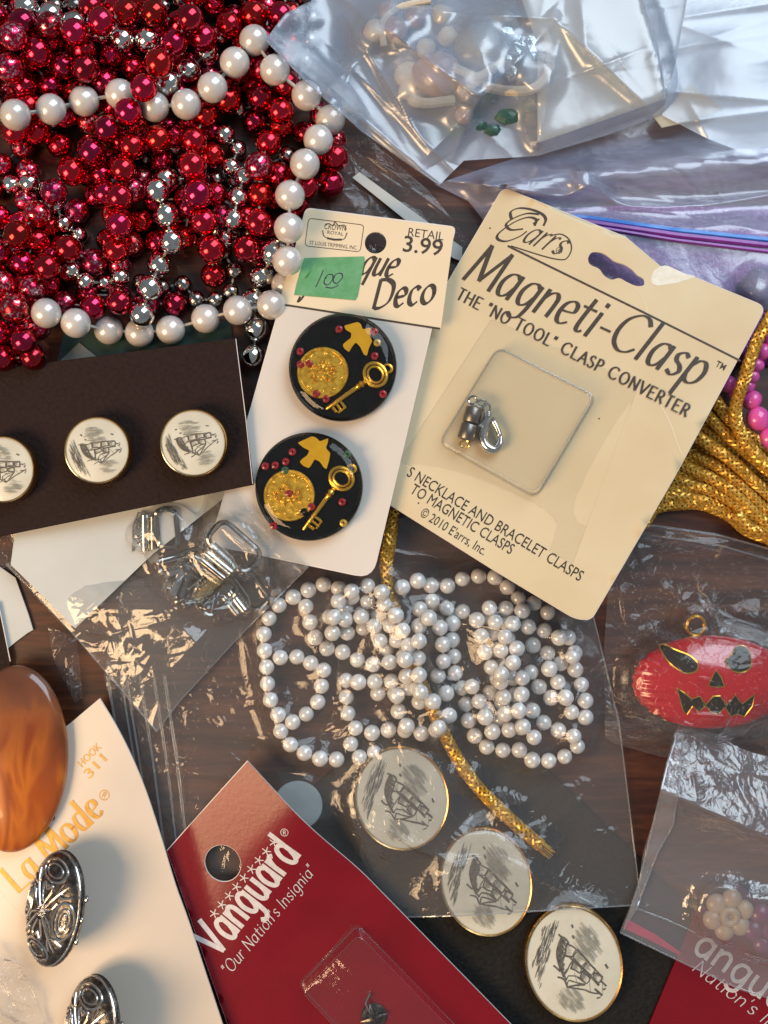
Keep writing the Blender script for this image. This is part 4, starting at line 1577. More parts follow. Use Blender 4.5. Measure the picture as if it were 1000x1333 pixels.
SHIP = [zn(q) for q in (
    [(480, 380), (560, 430), (520, 490), (455, 480), (480, 380)], [(570, 440), (640, 530), (590, 580), (525, 500), (570, 440)],
    [(650, 540), (710, 610), (670, 660), (600, 590), (650, 540)], [(520, 530), (590, 600), (570, 640), (490, 590), (520, 530)],
    [(590, 620), (660, 680), (620, 730), (570, 660), (590, 620)], [(700, 630), (765, 680), (730, 730), (680, 680), (700, 630)],
    [(480, 590), (430, 650), (450, 690), (470, 650), (540, 660), (610, 720)], [(450, 750), (470, 690), (610, 735), (450, 750)],
    [(400, 600), (430, 530), (490, 370)], [(480, 480), (600, 600), (730, 750)], [(420, 650), (470, 590), (520, 520)],
    [(560, 430), (660, 540), (770, 680)], [(370, 665), (430, 690), (450, 750)], [(450, 750), (600, 780), (720, 820)],
    [(690, 780), (750, 840)], [(740, 710), (795, 760)], [(700, 860), (735, 850)], [(760, 780), (785, 775)], [(805, 565), (822, 608)],
    [(540, 220), (545, 250)], [(535, 310), (545, 340)], [(420, 300), (470, 330), (500, 380)], [(400, 610), (345, 560)])]
HULL = zn([(440, 310), (480, 335), (500, 375), (470, 440), (450, 490), (425, 540), (400, 590), (360, 550), (350, 490), (385, 420), (400, 370)])
SEA0, SEADIR = np.array(zn([(330, 480)])[0]), np.array([0.42, 0.91])


def engraving_parts(t, R, sx, sy, zf, seed, rot):
    r_ = random.Random(seed)
    ca, sa = math.cos(rot), math.sin(rot)

    def tr(p):
        x, y = p[0] * .94, p[1] * .94
        X, Y = x * ca - y * sa, x * sa + y * ca
        return (X * R * sx, Y * R * sy)

    def put(mb, pts, w, k, taper=False):
        n0 = len(mb.v)
        ribbon(mb, pts, w, w * .7, .7, 0, taper)
        mb.v[n0:] = [(x, y, zf(x, y) + .05 + .0006 * k) for x, y, _ in mb.v[n0:]]
    mb = MB()
    k = 0
    for s_ in SHIP:
        for a, b in zip(s_[:-1], s_[1:]):
            k += 1
            a = (a[0] + r_.uniform(-.012, .012), a[1] + r_.uniform(-.012, .012))
            md = ((a[0] + b[0]) / 2 + r_.uniform(-.016, .016), (a[1] + b[1]) / 2 + r_.uniform(-.016, .016))
            put(mb, [tr(p) for p in cat_rom([a, md, b], 3)], R * r_.uniform(.014, .023), k)
    # fine shading in the sails and rigging lines
    for s_ in SHIP[:6]:
        q0, q1, q2s, q3s = [np.array(p) for p in s_[:4]]
        for i in range(7):
            u = (i + .5) / 7
            k += 1
            a, b = q0 * (1 - u) + q3s * u, q1 * (1 - u) + q2s * u
            e = a + (b - a) * r_.uniform(.35, .8)
            put(mb, [tr(a), tr((a + e) / 2), tr(e)], R * .004, k, True)
    for i in range(4):
        i = i * 3
        a = np.array(SHIP[8][0]) * (1 - i / 9) + np.array(SHIP[11][2]) * (i / 9)
        b = np.array(SHIP[12][2]) * (1 - i / 9) + np.array(SHIP[14][1]) * (i / 9)
        k += 1
        put(mb, [tr(a), tr((a + b) / 2), tr(b)], R * .0035, k, False)
    # hull, hatched dark
    for i in range(46):
        u = i / 45
        a = np.array(HULL[0]) * (1 - u) + np.array(HULL[6]) * u
        a = a + np.array([-.10 * math.sin(math.pi * u), 0])
        b = a + np.array([.10 + .08 * math.sin(math.pi * u) + r_.uniform(-.03, .03), -.16 + r_.uniform(-.04, .04)]) * (.7 + .3 * r_.random())
        k += 1
        put(mb, [tr(a), tr((a + b) / 2), tr(b)], R * .014, k, True)
    # sea strokes
    for i in range(120):
        off = r_.uniform(-.34, .02)
        s = r_.uniform(-.62, .68)
        c = SEA0 + np.array([off - .05, off * .15]) + SEADIR * s
        l = r_.uniform(.05, .17)
        a, b = c - SEADIR * l, c + SEADIR * l
        if np.hypot(*a) > .97 or np.hypot(*b) > .97:
            continue
        k += 1
        put(mb, [tr(a), tr((a + b) / 2 + np.array([r_.uniform(-.015, .015), 0])), tr(b)], R * r_.uniform(.004, .010), k, True)
    part('engraving', mb, 'engrave', t)
    mb = MB()
    for cx, cy, wx, wy, n in ((.34, .38, .25, .34, 75), (-.14, -.68, .25, .22, 50)):
        for i in range(n):
            a_, q = r_.uniform(0, 6.28), math.sqrt(r_.random())
            c = np.array([cx + wx * q * math.cos(a_), cy + wy * q * math.sin(a_)])
            d = np.array([.08, -.10]) * r_.uniform(.5, 1.2)
            if np.hypot(*(c + d)) > .96 or np.hypot(*(c - d)) > .96:
                continue
            k += 1
            put(mb, [tr(c - d), tr(c), tr(c + d)], R * r_.uniform(.004, .010), k, True)
    part('engraved_shading', mb, 'engrave_pale', t)


def ship_button(label, mat, R, sx, sy, seed, rot, group=None, h=4.0):
    t = thing('ship_button', label, 'button', mat=mat, group=group)
    part('rim', MB().lathe([(0, .05), (R * .8, 0), (R * .98, .7), (R, h * .45), (R, h * .8), (R * .985, h * .93), (R * .962, h), (R * .938, h * .97), (R * .925, h * .86)], 64, sx, sy), 'rim_gold', t)
    D = R * .93
    zd = lambda x, y: h * .9 + .55 * (1 - min(1, (x / (D * sx)) ** 2 + (y / (D * sy)) ** 2))
    prof = [(D, h * .9), (D * .85, h * .9 + .55 * (1 - .7225)), (D * .6, h * .9 + .55 * .64), (D * .3, h * .9 + .55 * .91), (0.001, h * .9 + .55)]
    part('ivory_disc', MB().lathe(prof, 48, sx, sy), 'ivory', t)
    engraving_parts(t, D, sx, sy, zd, seed, rot)
    return t


# brown card with three small ship buttons
Bf = F_BROWN
brown = card('button_card', 'dark brown felt-textured card holding three small ivory ship buttons', Bf,
             [(-150, 499), (308, 440), (330, 631), (-150, 729)], 0.7, 'brown_card', edge='brown_card')
part('worn_edge', MB().tube([(*Bf.loc(307, 441), -.05), (*Bf.loc(320, 545), -.05), (*Bf.loc(329, 630), -.05)], .12, 5), 'edge_white', brown)
for (x, y, lb, sd) in ((3, 611, 'ivory ship button beside the edge farthest from the striped key button on brown card', 1),
                       (126.5, 586, 'middle one of three small ivory ship buttons on the brown card', 2),
                       (251.5, 576.5, 'small ivory ship button at the end of the brown card beside the black buttons', 3)):
    lb = {1: 'small ivory ship button on the brown card, first of three, far from the black buttons', 2: lb, 3: lb}[sd]
    ship_button(lb, Bf.at(x, y, 4.2) @ Matrix.Translation((0, 0, -4.2)), 8.55, 1, 1, sd, math.radians(42 + 4 * sd), 'ship buttons on the brown card', 4.6)

# black card with three large ship buttons
black = card('button_card', 'black card under the pearl bag holding three large ivory ship buttons', F_BLACK,
             [(572, 866), (830, 1113), (960, 1240), (1010, 1420), (560, 1470), (300, 1200), (340, 1090)], 0.6, 'black_card', edge='black_card')
BIGB = [(523, 1040, 12.5, 'large ivory ship button nearest the pearls, under the clear bag', .99, 1.10, 11),
        (633, 1149, 12.3, 'large ivory ship button half under the edge of the clear pearl bag', .98, 1.17, 12),
        (747.5, 1255, 12.9, 'large ivory ship button lying clear of the pearl bag on black card', .99, 1.20, 13)]
for x, y, R, lb, sx, sy, sd in BIGB:
    ship_button(lb, F_BLACK.at(x, y, 4.0, math.radians(12)) @ Matrix.Translation((0, 0, -4.0)), R, sx, sy, sd, math.radians(-8), 'ship buttons on the black card', 4.2)

# ------------------------------------------------------------------ white plastic disc by the red card
dz = U(388, 1048, .72)
disc = link('plastic_disc', MB().lathe([(0.001, 0), (6.2, 0), (6.4, .25), (6.2, .6), (5.6, .75), (0.001, .8)], 48).mesh('plastic_disc'), 'disc')
disc.location = dz * .001
tag(disc, 'small frosted white disc half hidden by the red card', 'disc')

# ------------------------------------------------------------------ braided cords
def braid(path, R, mbc, mbs, pitch=None, ns=5, seed=0):
    """path: mm points. core goes to mbc, woven strands to mbs"""
    P = [Vector(p) for p in path]
    d = [0.0]
    for a, b in zip(P[:-1], P[1:]):
        d.append(d[-1] + (b - a).length)
    L = d[-1]
    pitch = pitch or R * 4.2
    n = max(10, int(L / (pitch / 16)))
    arr = np.array([tuple(p) for p in P])
    t = np.linspace(0, L, n)
    C_ = [Vector((np.interp(q, d, arr[:, 0]), np.interp(q, d, arr[:, 1]), np.interp(q, d, arr[:, 2]))) for q in t]
    fr = []
    nrm = None
    for i in range(n):
        tg = (C_[min(i + 1, n - 1)] - C_[max(i - 1, 0)]).normalized()
        if nrm is None:
            nrm = tg.cross(Vector((0, 0, 1))).normalized()
        else:
            nrm = (nrm - tg * nrm.dot(tg)).normalized()
        fr.append((nrm.copy(), tg.cross(nrm)))
    mbc.tube(C_, R * .60, 10)
    for sg in (1, -1):
        for k in range(ns):
            pts = []
            for i in range(n):
                ph = sg * 2 * math.pi * t[i] / pitch + 2 * math.pi * k / ns
                w = R * (.66 + .07 * sg * math.sin(ns * ph * 1.0 - sg * 0 + (2 * math.pi * t[i] / pitch) * ns))
                pts.append(C_[i] + fr[i][0] * (w * math.cos(ph)) + fr[i][1] * (w * math.sin(ph)))
            mbs.tube(pts, R * .27, 5, flat=.8)


def cord_part(parent, pxz, R, name='strand'):
    pts = cat_rom(pxz, 8)
    W = [U(x, y, z) for x, y, z in pts]
    a, b = MB(), MB()
    braid(W, R, a, b)
    o = part(name, b, 'cord', parent, True)
    part('core', a, 'cord_core', o, True)
    return o


hank = thing('gold_cord_hank', 'hank of braided metallic gold cord spilling out beside the cream clasp card', 'cord', U(930, 620, 0))
CORDS = [
    [(1010, 400, 15), (985, 445, 15.5), (970, 490, 14.5), (958, 530, 12), (962, 560, 10.5), (985, 592, 9.5), (1015, 625, 9)],
    [(900, 480, 7), (928, 515, 7.5), (952, 548, 8), (1010, 592, 7)],
    [(885, 510, 6), (920, 540, 6.5), (962, 580, 7.5), (1015, 625, 6)],
    [(870, 535, 6), (905, 566, 6.5), (950, 598, 7.5), (1012, 655, 6)],
    [(860, 560, 2.6), (900, 588, 3), (945, 615, 5.5), (1000, 668, 6)],
    [(850, 580, 2.5), (890, 606, 3), (940, 630, 5.5), (985, 670, 6.5), (1015, 705, 6)],
    [(840, 605, 2.4), (882, 626, 2.6), (935, 642, 4.2), (975, 670, 5.5), (1012, 712, 4)],
    [(830, 640, 2.4), (872, 645, 2.4), (920, 652, 3), (960, 670, 2.6), (1000, 700, 2.4)],
    [(835, 685, 2.3), (855, 659, 2.4), (876, 642, 2.6), (900, 632, 2.4)],
    [(845, 662, 2.2), (880, 657, 2.2), (915, 657, 2.4), (950, 672, 2.4), (972, 690, 2.3), (1010, 705, 2.3)],
    [(880, 500, 2.4), (925, 535, 2.4), (970, 580, 2.6), (1015, 610, 2.4)],
    [(960, 670, 6.2), (980, 690, 6.8), (1012, 690, 7)],
]
for c_ in list(CORDS):
    cord_part(hank, c_, 1.8)
for k in (1, 2, 3, 4, 5, 6):
    a, b = CORDS[k], CORDS[k + 1]
    n = min(len(a), len(b))
    a = [a[int(i * (len(a) - 1) / (n - 1))] for i in range(n)]
    b = [b[int(i * (len(b) - 1) / (n - 1))] for i in range(n)]
    cord_part(hank, [((p[0] + q[0]) / 2, (p[1] + q[1]) / 2, max(2.0, (p[2] + q[2]) / 2 - 2.4)) for p, q in zip(a, b)], 1.8)

# pink beads beside the cord
pk = [(1003, 440, 11, 2.2), (993, 458, 11, 2.2), (985, 475, 10.5, 2.0), (979, 490, 10, 1.9), (974, 503, 9, 1.9), (979, 521, 8.5, 2.6), (987, 545, 8.5, 3.2), (1003, 571, 8, 3.1),
      ]
pos = np.array([tuple(U(x, y, z)) for x, y, z, r in pk])
mesh_pink = bead_mesh('pink_bead', 3, .9)
mesh_pink.materials.append(M['pink_bead'])
strand_object('pink_bead_necklace', 'strand of bright pink plastic beads beside the gold cord', 'necklace', None, pos, np.array([q[3] for q in pk]), lambda i: mesh_pink, .3)
pk2 = [(938, 492, 9, 1.9), (948, 500, 9.0, 2.3), (957, 512, 8.5, 2.0), (945, 478, 9.5, 1.8)]
pos = np.array([tuple(U(x, y, z)) for x, y, z, r in pk2])
strand_object('pink_bead_necklace', 'few small pink beads peeking out under the edge of the cream clasp card', 'necklace', None, pos, np.array([q[3] for q in pk2]), lambda i: mesh_pink, .3)

# ------------------------------------------------------------------ seed pearls in the clear bag
z5 = lambda L: [(320 + x * .24, 720 + y * .24) for x, y in L]
z6 = lambda L: [(540 + x * .25, 720 + y * .25) for x, y in L]
PC = [
    z5([(425, 170), (345, 198), (257, 240), (178, 285), (125, 358), (97, 447), (103, 537), (115, 632), (120, 725), (140, 813), (180, 888), (200, 983), (258, 1052), (335, 1092), (420, 1118), (517, 1118)]),
    z5([(188, 567), (275, 562), (345, 598), (412, 598), (412, 690), (400, 788), (345, 858), (270, 912), (205, 925)]),
    z5([(325, 288), (345, 362), (372, 442), (408, 508), (488, 520), (570, 560), (648, 598), (735, 602), (825, 580), (925, 578)]),
    z5([(500, 190), (568, 237), (650, 262), (738, 270), (805, 325), (845, 405), (880, 490), (900, 560)]),
    z5([(455, 345), (518, 365), (597, 340), (672, 370), (730, 440), (715, 515)]),
    z5([(545, 690), (545, 772), (553, 865), (595, 950), (570, 1040), (630, 1113), (720, 1070)]),
    z5([(610, 700), (700, 698), (785, 697), (875, 668), (925, 740)]),
    z5([(685, 975), (782, 958), (882, 962), (975, 980), (1050, 950)]),
    z5([(820, 770), (830, 865), (880, 950)]),
    z5([(470, 435), (500, 265), (640, 180), (715, 200), (810, 260)]),
    z5([(850, 185), (935, 150)]) + z6([(20, 150), (90, 170), (175, 170), (245, 135), (322, 120), (400, 120), (470, 155), (510, 225), (600, 250), (680, 300), (745, 360)]),
    z6([(90, 248), (165, 285), (200, 375), (195, 455), (205, 550), (215, 640), (257, 730), (272, 822), (295, 918), (350, 995), (442, 1025), (545, 1025), (617, 1080), (705, 1080), (788, 1055), (850, 1000), (840, 940)]),
    z6([(250, 305), (325, 350), (348, 435), (367, 515), (400, 595), (455, 680), (463, 768), (475, 858), (500, 945)]),
    z6([(470, 435), (540, 515), (495, 592), (440, 640)]),
    z6([(605, 620), (650, 700), (720, 755), (785, 720)]),
    z6([(612, 820), (675, 885), (765, 930), (845, 960)]),
    z6([(800, 440), (835, 530), (838, 625), (880, 715), (890, 810), (885, 905)]),
    z6([(615, 480), (690, 520), (765, 580), (835, 530)]),
    z6([(165, 730), (95, 775), (5, 705)]),
    z6([(180, 845), (130, 905), (50, 945)]),
    z6([(405, 930), (365, 850), (330, 760), (290, 680)]),
    z6([(25, 290), (25, 375), (15, 460), (15, 560), (20, 630), (60, 700)]),
    z6([(120, 640), (150, 570), (130, 380), (60, 330)]),
    z6([(420, 360), (520, 370), (620, 390), (720, 420), (790, 470)]),
    z6([(560, 300), (480, 290), (390, 285), (310, 265)]),
    z6([(560, 650), (560, 720), (540, 790), (560, 900), (620, 960), (690, 950)]),
    z6([(700, 600), (740, 660), (820, 840), (800, 890)]),
]
for k, dx, dy in ((3, -6, 15), (4, 8, 16), (6, 4, 15), (12, 15, -4), (16, -16, 3), (11, 15, 0))[:4]:
    PC.insert(0, [(x + dx, y + dy) for x, y in (PC[k] if k < 11 else PC[k])][1:12])
    PC.append(PC.pop(0))
NPC = len(PC)
PCs = [resample(L, 21.6) for L in PC[-4:] + PC[:-4]]
r6 = np.random.RandomState(5)
fill = [rwalk((640, 750, 800, 940), 9, 21.5, r6)]
P2, A2, PR2, ID2 = [], [], [], []
for anc, grp in ((False, fill), (True, PCs)):
    for si, L in enumerate(grp):
        st = len(P2)
        for k, p in enumerate(L):
            z0 = 3 + 2 * random.random() if not anc else (3.6 if si < 4 else 4.5 + 0.22 * si)
            w = U(p[0], p[1], z0)
            P2.append(tuple(w))
            A2.append((p[0], p[1]) if anc else (np.nan, np.nan))
            if k:
                PR2.append((st + k - 1, st + k, 4.6))
        ID2.append((st, len(P2)))
P2, A2, PR2 = np.array(P2), np.array(A2), np.array(PR2)
R2 = 2.06 * np.random.RandomState(3).uniform(.96, 1.04, len(P2))


CORDXY = np.array([tuple(U(*p))[:2] for p in cat_rom([(516, 640, 4.0), (508, 700, 3.3), (503, 748, 3.2), (516, 800, 3.1), (545, 880, 3.1), (578, 955, 3.2), (612, 1012, 3.3), (655, 1058, 3.2)], 10)])


def pearl_wall(P, R):
    P[:, 2] = np.minimum(P[:, 2], 11.0)
    # stay off the first engraved button
    c = U(523, 1040, 4)
    d = P[:, :2] - np.array([c.x, c.y])
    l = np.linalg.norm(d, axis=1) + 1e-9
    inside = (l < 12.2) & (P[:, 2] < 7.4)
    P[inside, 2] += 0.4
    # and on top of the gold cord
    dd = np.min(np.linalg.norm(P[:, None, :2] - CORDXY[None], axis=2), axis=1)
    lo = 3.3 + np.sqrt(np.clip(4.1 ** 2 - dd ** 2, 0, None))
    P[:, 2] = np.where(dd < 4.1, np.maximum(P[:, 2], lo), P[:, 2])


P2 = settle(P2, R2, A2, PR2, 190, 1.2, pearl_wall, g=0.07, aw=0.55, vert=(.45, .45, 1.7))
mesh_seed = bead_mesh('seed_pearl', 3)
mesh_seed.materials.append(M['seed_pearl'])
strand_object('pearl_string', 'long string of small white pearls coiled inside the clear zip bag', 'pearls', None, P2, R2, lambda i: mesh_seed, .28,
              bead_name='pearl', breaks=set(b - 1 for a, b in ID2))

# gold cord lying under the pearls, inside the bag
gc = thing('gold_braid', 'short length of braided gold cord running under the small pearls', 'cord', U(600, 950, 1.2))
cord_part(gc, [(516, 640, 4.0), (508, 700, 3.3), (503, 748, 3.2), (516, 800, 3.1), (545, 880, 3.1), (578, 955, 3.2), (612, 1012, 3.3), (655, 1058, 3.2), (704, 1101, 3.2)], 1.95)
end = U(707, 1104, 3.2)
mbf = MB()
for k in range(14):
    a_ = 2.4 * k
    o_ = Vector((math.cos(a_) * 1.3, math.sin(a_) * 1.0, math.sin(a_ * 1.7) * 1.1))
    d_ = Vector((.75, -.65, 0)) * random.uniform(.8, 1.9)
    mbf.tube([end + o_ - Vector((1.1, -.9, 0)), end + o_ * 1.25 + d_], .16, 4)
part('frayed_end', mbf, 'cord', gc, True)

# ------------------------------------------------------------------ pearl bag (clear zip bag)
bagp = thing('zip_bag', 'large clear zip bag spread over the black card with small pearls inside', 'plastic bag', U(500, 950, .8))
hb = HF(60, 900, 600, 1300)
hb.poly([(572, 866), (830, 1113), (960, 1240), (1010, 1420), (560, 1470), (300, 1200), (340, 1090)], 0.8)
hb.disc(388, 1048, 33, 1.7, False)
for x, y, R, *_ in BIGB:
    hb.disc(x, y, R / K * 1.08, 5.1, False)
hb.drape(120, .015)
bag_sides = ([(135, 880), (225, 1195), (235, 1260)], [(235, 1260), (430, 1196), (600, 1192), (832, 1178), (834, 1172)],
             [(742, 640), (772, 800), (806, 940), (834, 1172)], [(135, 880), (160, 760), (420, 690), (742, 640)])
# order: bottom u, right v, top u, left v  -> u runs down the sides, v runs across
bag_sides = (bag_sides[0], bag_sides[1], bag_sides[2], bag_sides[3])
fl_low = film('back_panel', bag_sides, lambda x, y: hb(x, y) + .25, 'film_flat', bagp, 90, 90)
ht = HF(60, 900, 600, 1300)
ht.h = hb.h + .9
ht.beads(P2, R2, .5)
for x, y, z in [(503, 748, 3.2), (516, 800, 3.1), (545, 880, 3.1), (578, 955, 3.2), (612, 1012, 3.3), (655, 1058, 3.2), (704, 1101, 3.2)]:
    ht.disc(x, y, 16, 6.0, False)
ht.drape(160, .05).smooth(4)
capE = frame_z(F_EARRS)
crp = creases((240, 800, 740, 1190), 26, .9, 60, 5, 21)
inE = HF(60, 900, 600, 1300)
inE.poly(ear_out, 1.0)
inE.poly(cr_out, 2.0)


def cap_bag(x, y):
    e = inE(x, y)
    z = np.full_like(x, 60.0)
    z = np.where(e > .02, np.minimum(z, capE(x, y) - 1.0), z)
    return z


fl_top = film('front_panel', bag_sides, lambda x, y: ht(x, y) + crp(x, y) + .15 + .25 * np.sin(x * .021) * np.sin(y * .017) + fold(x, y, 490, 1078, 640, 1150, 2.6, 7) + fold(x, y, 640, 1112, 800, 1192, 3.4, 9) + fold(x, y, 600, 812, 760, 838, 2.2, 6), 'film', bagp, 190, 190, cap=cap_bag)
# a big soft fold in the film over the engraved buttons
zt_ = lambda x, y: ht(x, y) + .3
for off, rr_ in ((0, .38), (17, .30), (24, .30), (42, .34), (60, .30), (74, .36)):
    seam('zip_rib', [(140 + off, 880), (158 + off * .98, 990), (176 + off * .92, 1110), (190 + off * .9, 1230)], zt_, rr_, 'zip_clear', bagp, lift=.25)
seam('hem', [(235, 1250), (430, 1196), (600, 1192), (832, 1178)], zt_, .22, 'zip_clear', bagp, 90, .15)
seam('hem', [(772, 800), (806, 940), (834, 1172)], zt_, .2, 'zip_clear', bagp, 60, .15)

# ------------------------------------------------------------------ slips of paper at the left
def slip(name, label, outline, z, t, mat, catg='paper'):
    F = flat_frame(z)
    o = link(name, MB().prism(F.poly(outline), (), -t, 0).mesh(name, False), mat)
    c = np.mean(np.array(F.poly(outline)), 0)
    for v in o.data.vertices:
        v.co.x -= c[0] * .001
        v.co.y -= c[1] * .001
    o.location = ((F.o.x + c[0]) * .001, (F.o.y + c[1]) * .001, F.o.z * .001)
    return tag(o, label, catg)


slip('paper_tag', 'pale bluish paper tag with rounded end beside the amber stone', [(-60, 730), (0, 738), (20, 752), (37, 800), (43, 820), (36, 824), (20, 836), (8, 846), (-60, 850)], .9, .5, 'paper_white')
dk = slip('dark_card', 'dark card with a white cut edge tucked under the amber stone', [(-60, 760), (-2, 785), (13, 862), (14, 900), (-60, 900)], 1.7, .6, 'brown_card', 'card')
slip('green_slip', 'dark green slip showing between large pearls and the brown card', [(85, 428), (300, 418), (306, 470), (70, 490)], .5, .4, 'green_slip')
mb = MB().tube([U(-2, 785, 1.72), U(13.5, 861, 1.72)], .14, 5)
part('cut_edge', mb, 'edge_white', dk, True)
slip('paper_corner', 'small triangular white paper corner lying on the green slip', [(78, 470), (103, 446), (128, 466)], 1.0, .3, 'slip_grey')

# ------------------------------------------------------------------ findings bag: clear bag with silver clasps
insert = slip('paper_insert', 'white paper insert inside the small clear bag of silver clasps', [(14, 735), (98, 818), (198, 722), (330, 618), (110, 600), (20, 690)], 4.3, .25, 'paper_white')
cb = thing('clasp_bag', 'small clear crinkled bag holding silver clasps, tucked under the brown card', 'plastic bag', U(200, 780, 2.2))
cl_sides = ([(8, 734), (100, 830), (204, 952)], [(204, 952), (232, 915), (310, 830), (402, 737)], [(278, 600), (330, 668), (402, 737)], [(8, 734), (80, 690), (180, 650), (278, 600)])
capB, capC = frame_z(F_BROWN), frame_z(F_CROWN)
hc = HF(-60, 480, 540, 1010)
hc.h += 2.6
hc.poly(cr_out, lambda x, y: capC(x, y) + .45)
hc.drape(140, .03)
hlow = HF(-60, 480, 540, 1010)
hlow.h = hc.h.copy()
# clasps
inB = HF(-60, 480, 540, 1010)
inB.poly([(-150, 499), (308, 440), (330, 631), (-150, 729)], 1.0)


def cap_c(x, y):
    return np.where(inB(x, y) > .02, capB(x, y) - 1.0, 60.0)


film('back_panel', cl_sides, lambda x, y: hlow(x, y), 'film_flat', cb, 80, 80, cap=lambda x, y: cap_c(x, y) - .6)


def rrect(w, h, r, n=5):
    return round_poly([(-w / 2, -h / 2), (w / 2, -h / 2), (w / 2, h / 2), (-w / 2, h / 2)], r, n)


def finding(px, py, rot, w, h, label, barrel, z=1.0, tilt=0.0, bm='steel'):
    z0 = float(hlow(np.array([px * 1.0]), np.array([py * 1.0]))[0]) + .5 + z
    m = flat_frame(z0).at(px, py, 0, math.radians(rot)) @ Matrix.Rotation(tilt, 4, 'X')
    t = thing('wire_clasp', label, 'clasp', mat=m, group='silver wire clasps in the small bag')
    w, h = w * .86, h * .86
    P = rrect(w, h, min(w, h) * .38)
    part('wire_loop', MB().tube([(x, y, .5 + .25 * math.sin(i)) for i, (x, y) in enumerate(P)], .72, 8, True), 'dark_steel', t)
    bx, by, bl, br, ba = barrel
    d = Vector((math.cos(ba), math.sin(ba), 0)) * bl / 2
    c = Vector((bx, by, .9))
    part('barrel', MB().tube([c - d, c - d * .97, c + d * .97, c + d], [br * 1.0, br * 1.25, br * 1.25, br * 1.0], 14), bm, t)
    n_ = Vector((-d.y, d.x, 0)).normalized()
    mb = MB()
    mb.tube([c + n_ * (br + .75) - d * (1 - 2 * k / 40) * .75 + Vector((0, .0, .0)) + n_ * (.55 * math.cos(k * 1.25)) + Vector((0, 0, .55 * math.sin(k * 1.25))) for k in range(41)], .17, 5)
    part('spring', mb, 'steel', t)
    c2 = c - n_ * (br * 2.3) + Vector((0, 0, .2))
    part('tube', MB().tube([c2 - d * .9, c2 - d * .88, c2 + d * .88, c2 + d * .9], [br * .7, br, br, br * .7], 12), 'dark_steel', t)
    e = c + d
    part('pin', MB().tube([e, e + n_ * 1.6 + d * .1, e + n_ * 3.0 - d * .6, e + n_ * 3.2 - d * 2.0], .3, 6), 'steel', t)
    return t


FI = [(218, 688, 4, 6.0, 11.5, (-5.6, -.6, 9.5, .9, 1.5), 1.0, 0.1, 'steel'),
      (305, 712, -42, 15.5, 8.0, (0, -5.4, 8.0, 1.0, 0.05), 1.6, -.12, 'steel'),
      (283, 776, 42, 12.0, 6.5, (.5, 3.0, 9.5, 1.25, 0.0), 2.6, .1, 'brass'),
      (325, 765, -52, 13.5, 6.5, (0, -4.5, 8.0, .9, 0.0), 1.2, .08, 'steel'),
      (248, 762, 68, 12.5, 4.5, (.5, 3.0, 9.0, 1.0, 0.0), 1.0, -.1, 'steel'),
      (235, 730, 18, 13.0, 3.6, (0, -2.4, 9.0, .8, 0.0), 1.0, .05, 'steel'),
      (262, 742, -30, 11.0, 5.0, (1, 2.6, 8.0, .9, .1), 2.2, .1, 'steel')]
LBF = ['silver wire clasp standing apart against the white paper insert', 'large silver wire clasp under the peaked fold of the small bag',
       'wire clasp with a bright brass barrel in the small clear bag', 'silver wire clasp with coil at the corner of the small bag beside pearls',
       'slim silver clasp between the brass barrel one and the crinkled gold glare', 'long thin silver clasp lying across the middle of the small bag',
       'silver clasp in the middle of the jumble on the small bag']
for (x, y, rt, w, h, br, z, tl, bm), lb in zip(FI, LBF):
    finding(x, y, rt, w, h, lb, br, z, tl, bm)
hc.disc(185, 695, 14, hc.h.min() + 4.6, False)
for (x, y, rt, w, h, *_rest) in FI:
    z0 = float(hlow(np.array([x * 1.0]), np.array([y * 1.0]))[0])
    hc.disc(x, y, max(w, h) * 2.2, z0 + 5.6, False)
hc.disc(318, 690, 10, 15.5, False)
hc.drape(220, .09).smooth(3)
cr1 = creases((20, 215, 720, 940), 20, 1.3, 34, 3.0, 5)
cr2 = creases((90, 235, 775, 900), 42, 1.3, 22, 4.5, 8)


def puff(x, y):
    d = (x - 8) * .743 - (y - 734) * .669              # px from the lower-left hem
    e = np.clip((402 - x) * .735 - (y - 737) * .677, 0, 40) / 40.0   # fades to the lower-right hem
    e = e * np.clip((y - 748) / 45.0, 0, 1)
    return .056 * np.clip(d, 0, 115) * np.exp(-np.clip(d - 115, 0, None) / 60.0) * e

cr3 = creases((260, 390, 650, 800), 7, 1.1, 40, 4, 9, angle=(.75, .5))
film('front_panel', cl_sides, lambda x, y: hc(x, y) + cr1(x, y) * .6 + cr2(x, y) * .5 + cr3(x, y) * .7 + puff(x, y) + .5, 'film_clasp', cb, 200, 200, cap=cap_c)
seam('hem', [(8, 734), (100, 830), (204, 952)], lambda x, y: hc(x, y) + cr1(x, y) + .4, .22, 'zip_clear', cb, 70, .1)
seam('hem', [(204, 952), (232, 915), (310, 830), (402, 737)], lambda x, y: hc(x, y) + cr1(x, y) + .4, .2, 'zip_clear', cb, 70, .1)

# scrap of crinkled film by the amber stone
sb = thing('film_scrap', 'crinkled scrap of clear film between the amber stone and the clasp bag', 'plastic film', U(85, 860, .5))
cr4 = creases((60, 115, 800, 920), 22, 1.3, 22, 3, 33)
film('sheet', ([(62, 815), (70, 860), (98, 915)], [(98, 915), (108, 908)], [(100, 830), (104, 870), (108, 908)], [(62, 815), (100, 830)]), lambda x, y: .6 + cr4(x, y), 'film_thin', sb, 50, 40)
sb2 = thing('film_scrap', 'crinkled clear film corner showing under the left part of the brown card', 'plastic film', U(10, 715, .5))
cr5 = creases((-40, 60, 680, 760), 16, 1.2, 20, 3, 35)
film('sheet', ([(-60, 770), (8, 738)], [(8, 738), (90, 690)], [(-60, 690), (90, 690)], [(-60, 770), (-60, 690)]), lambda x, y: 2.4 + .6 * cr5(x, y), 'film_thin', sb2, 50, 40, cap=lambda x, y: capB(x, y) - 1.0)

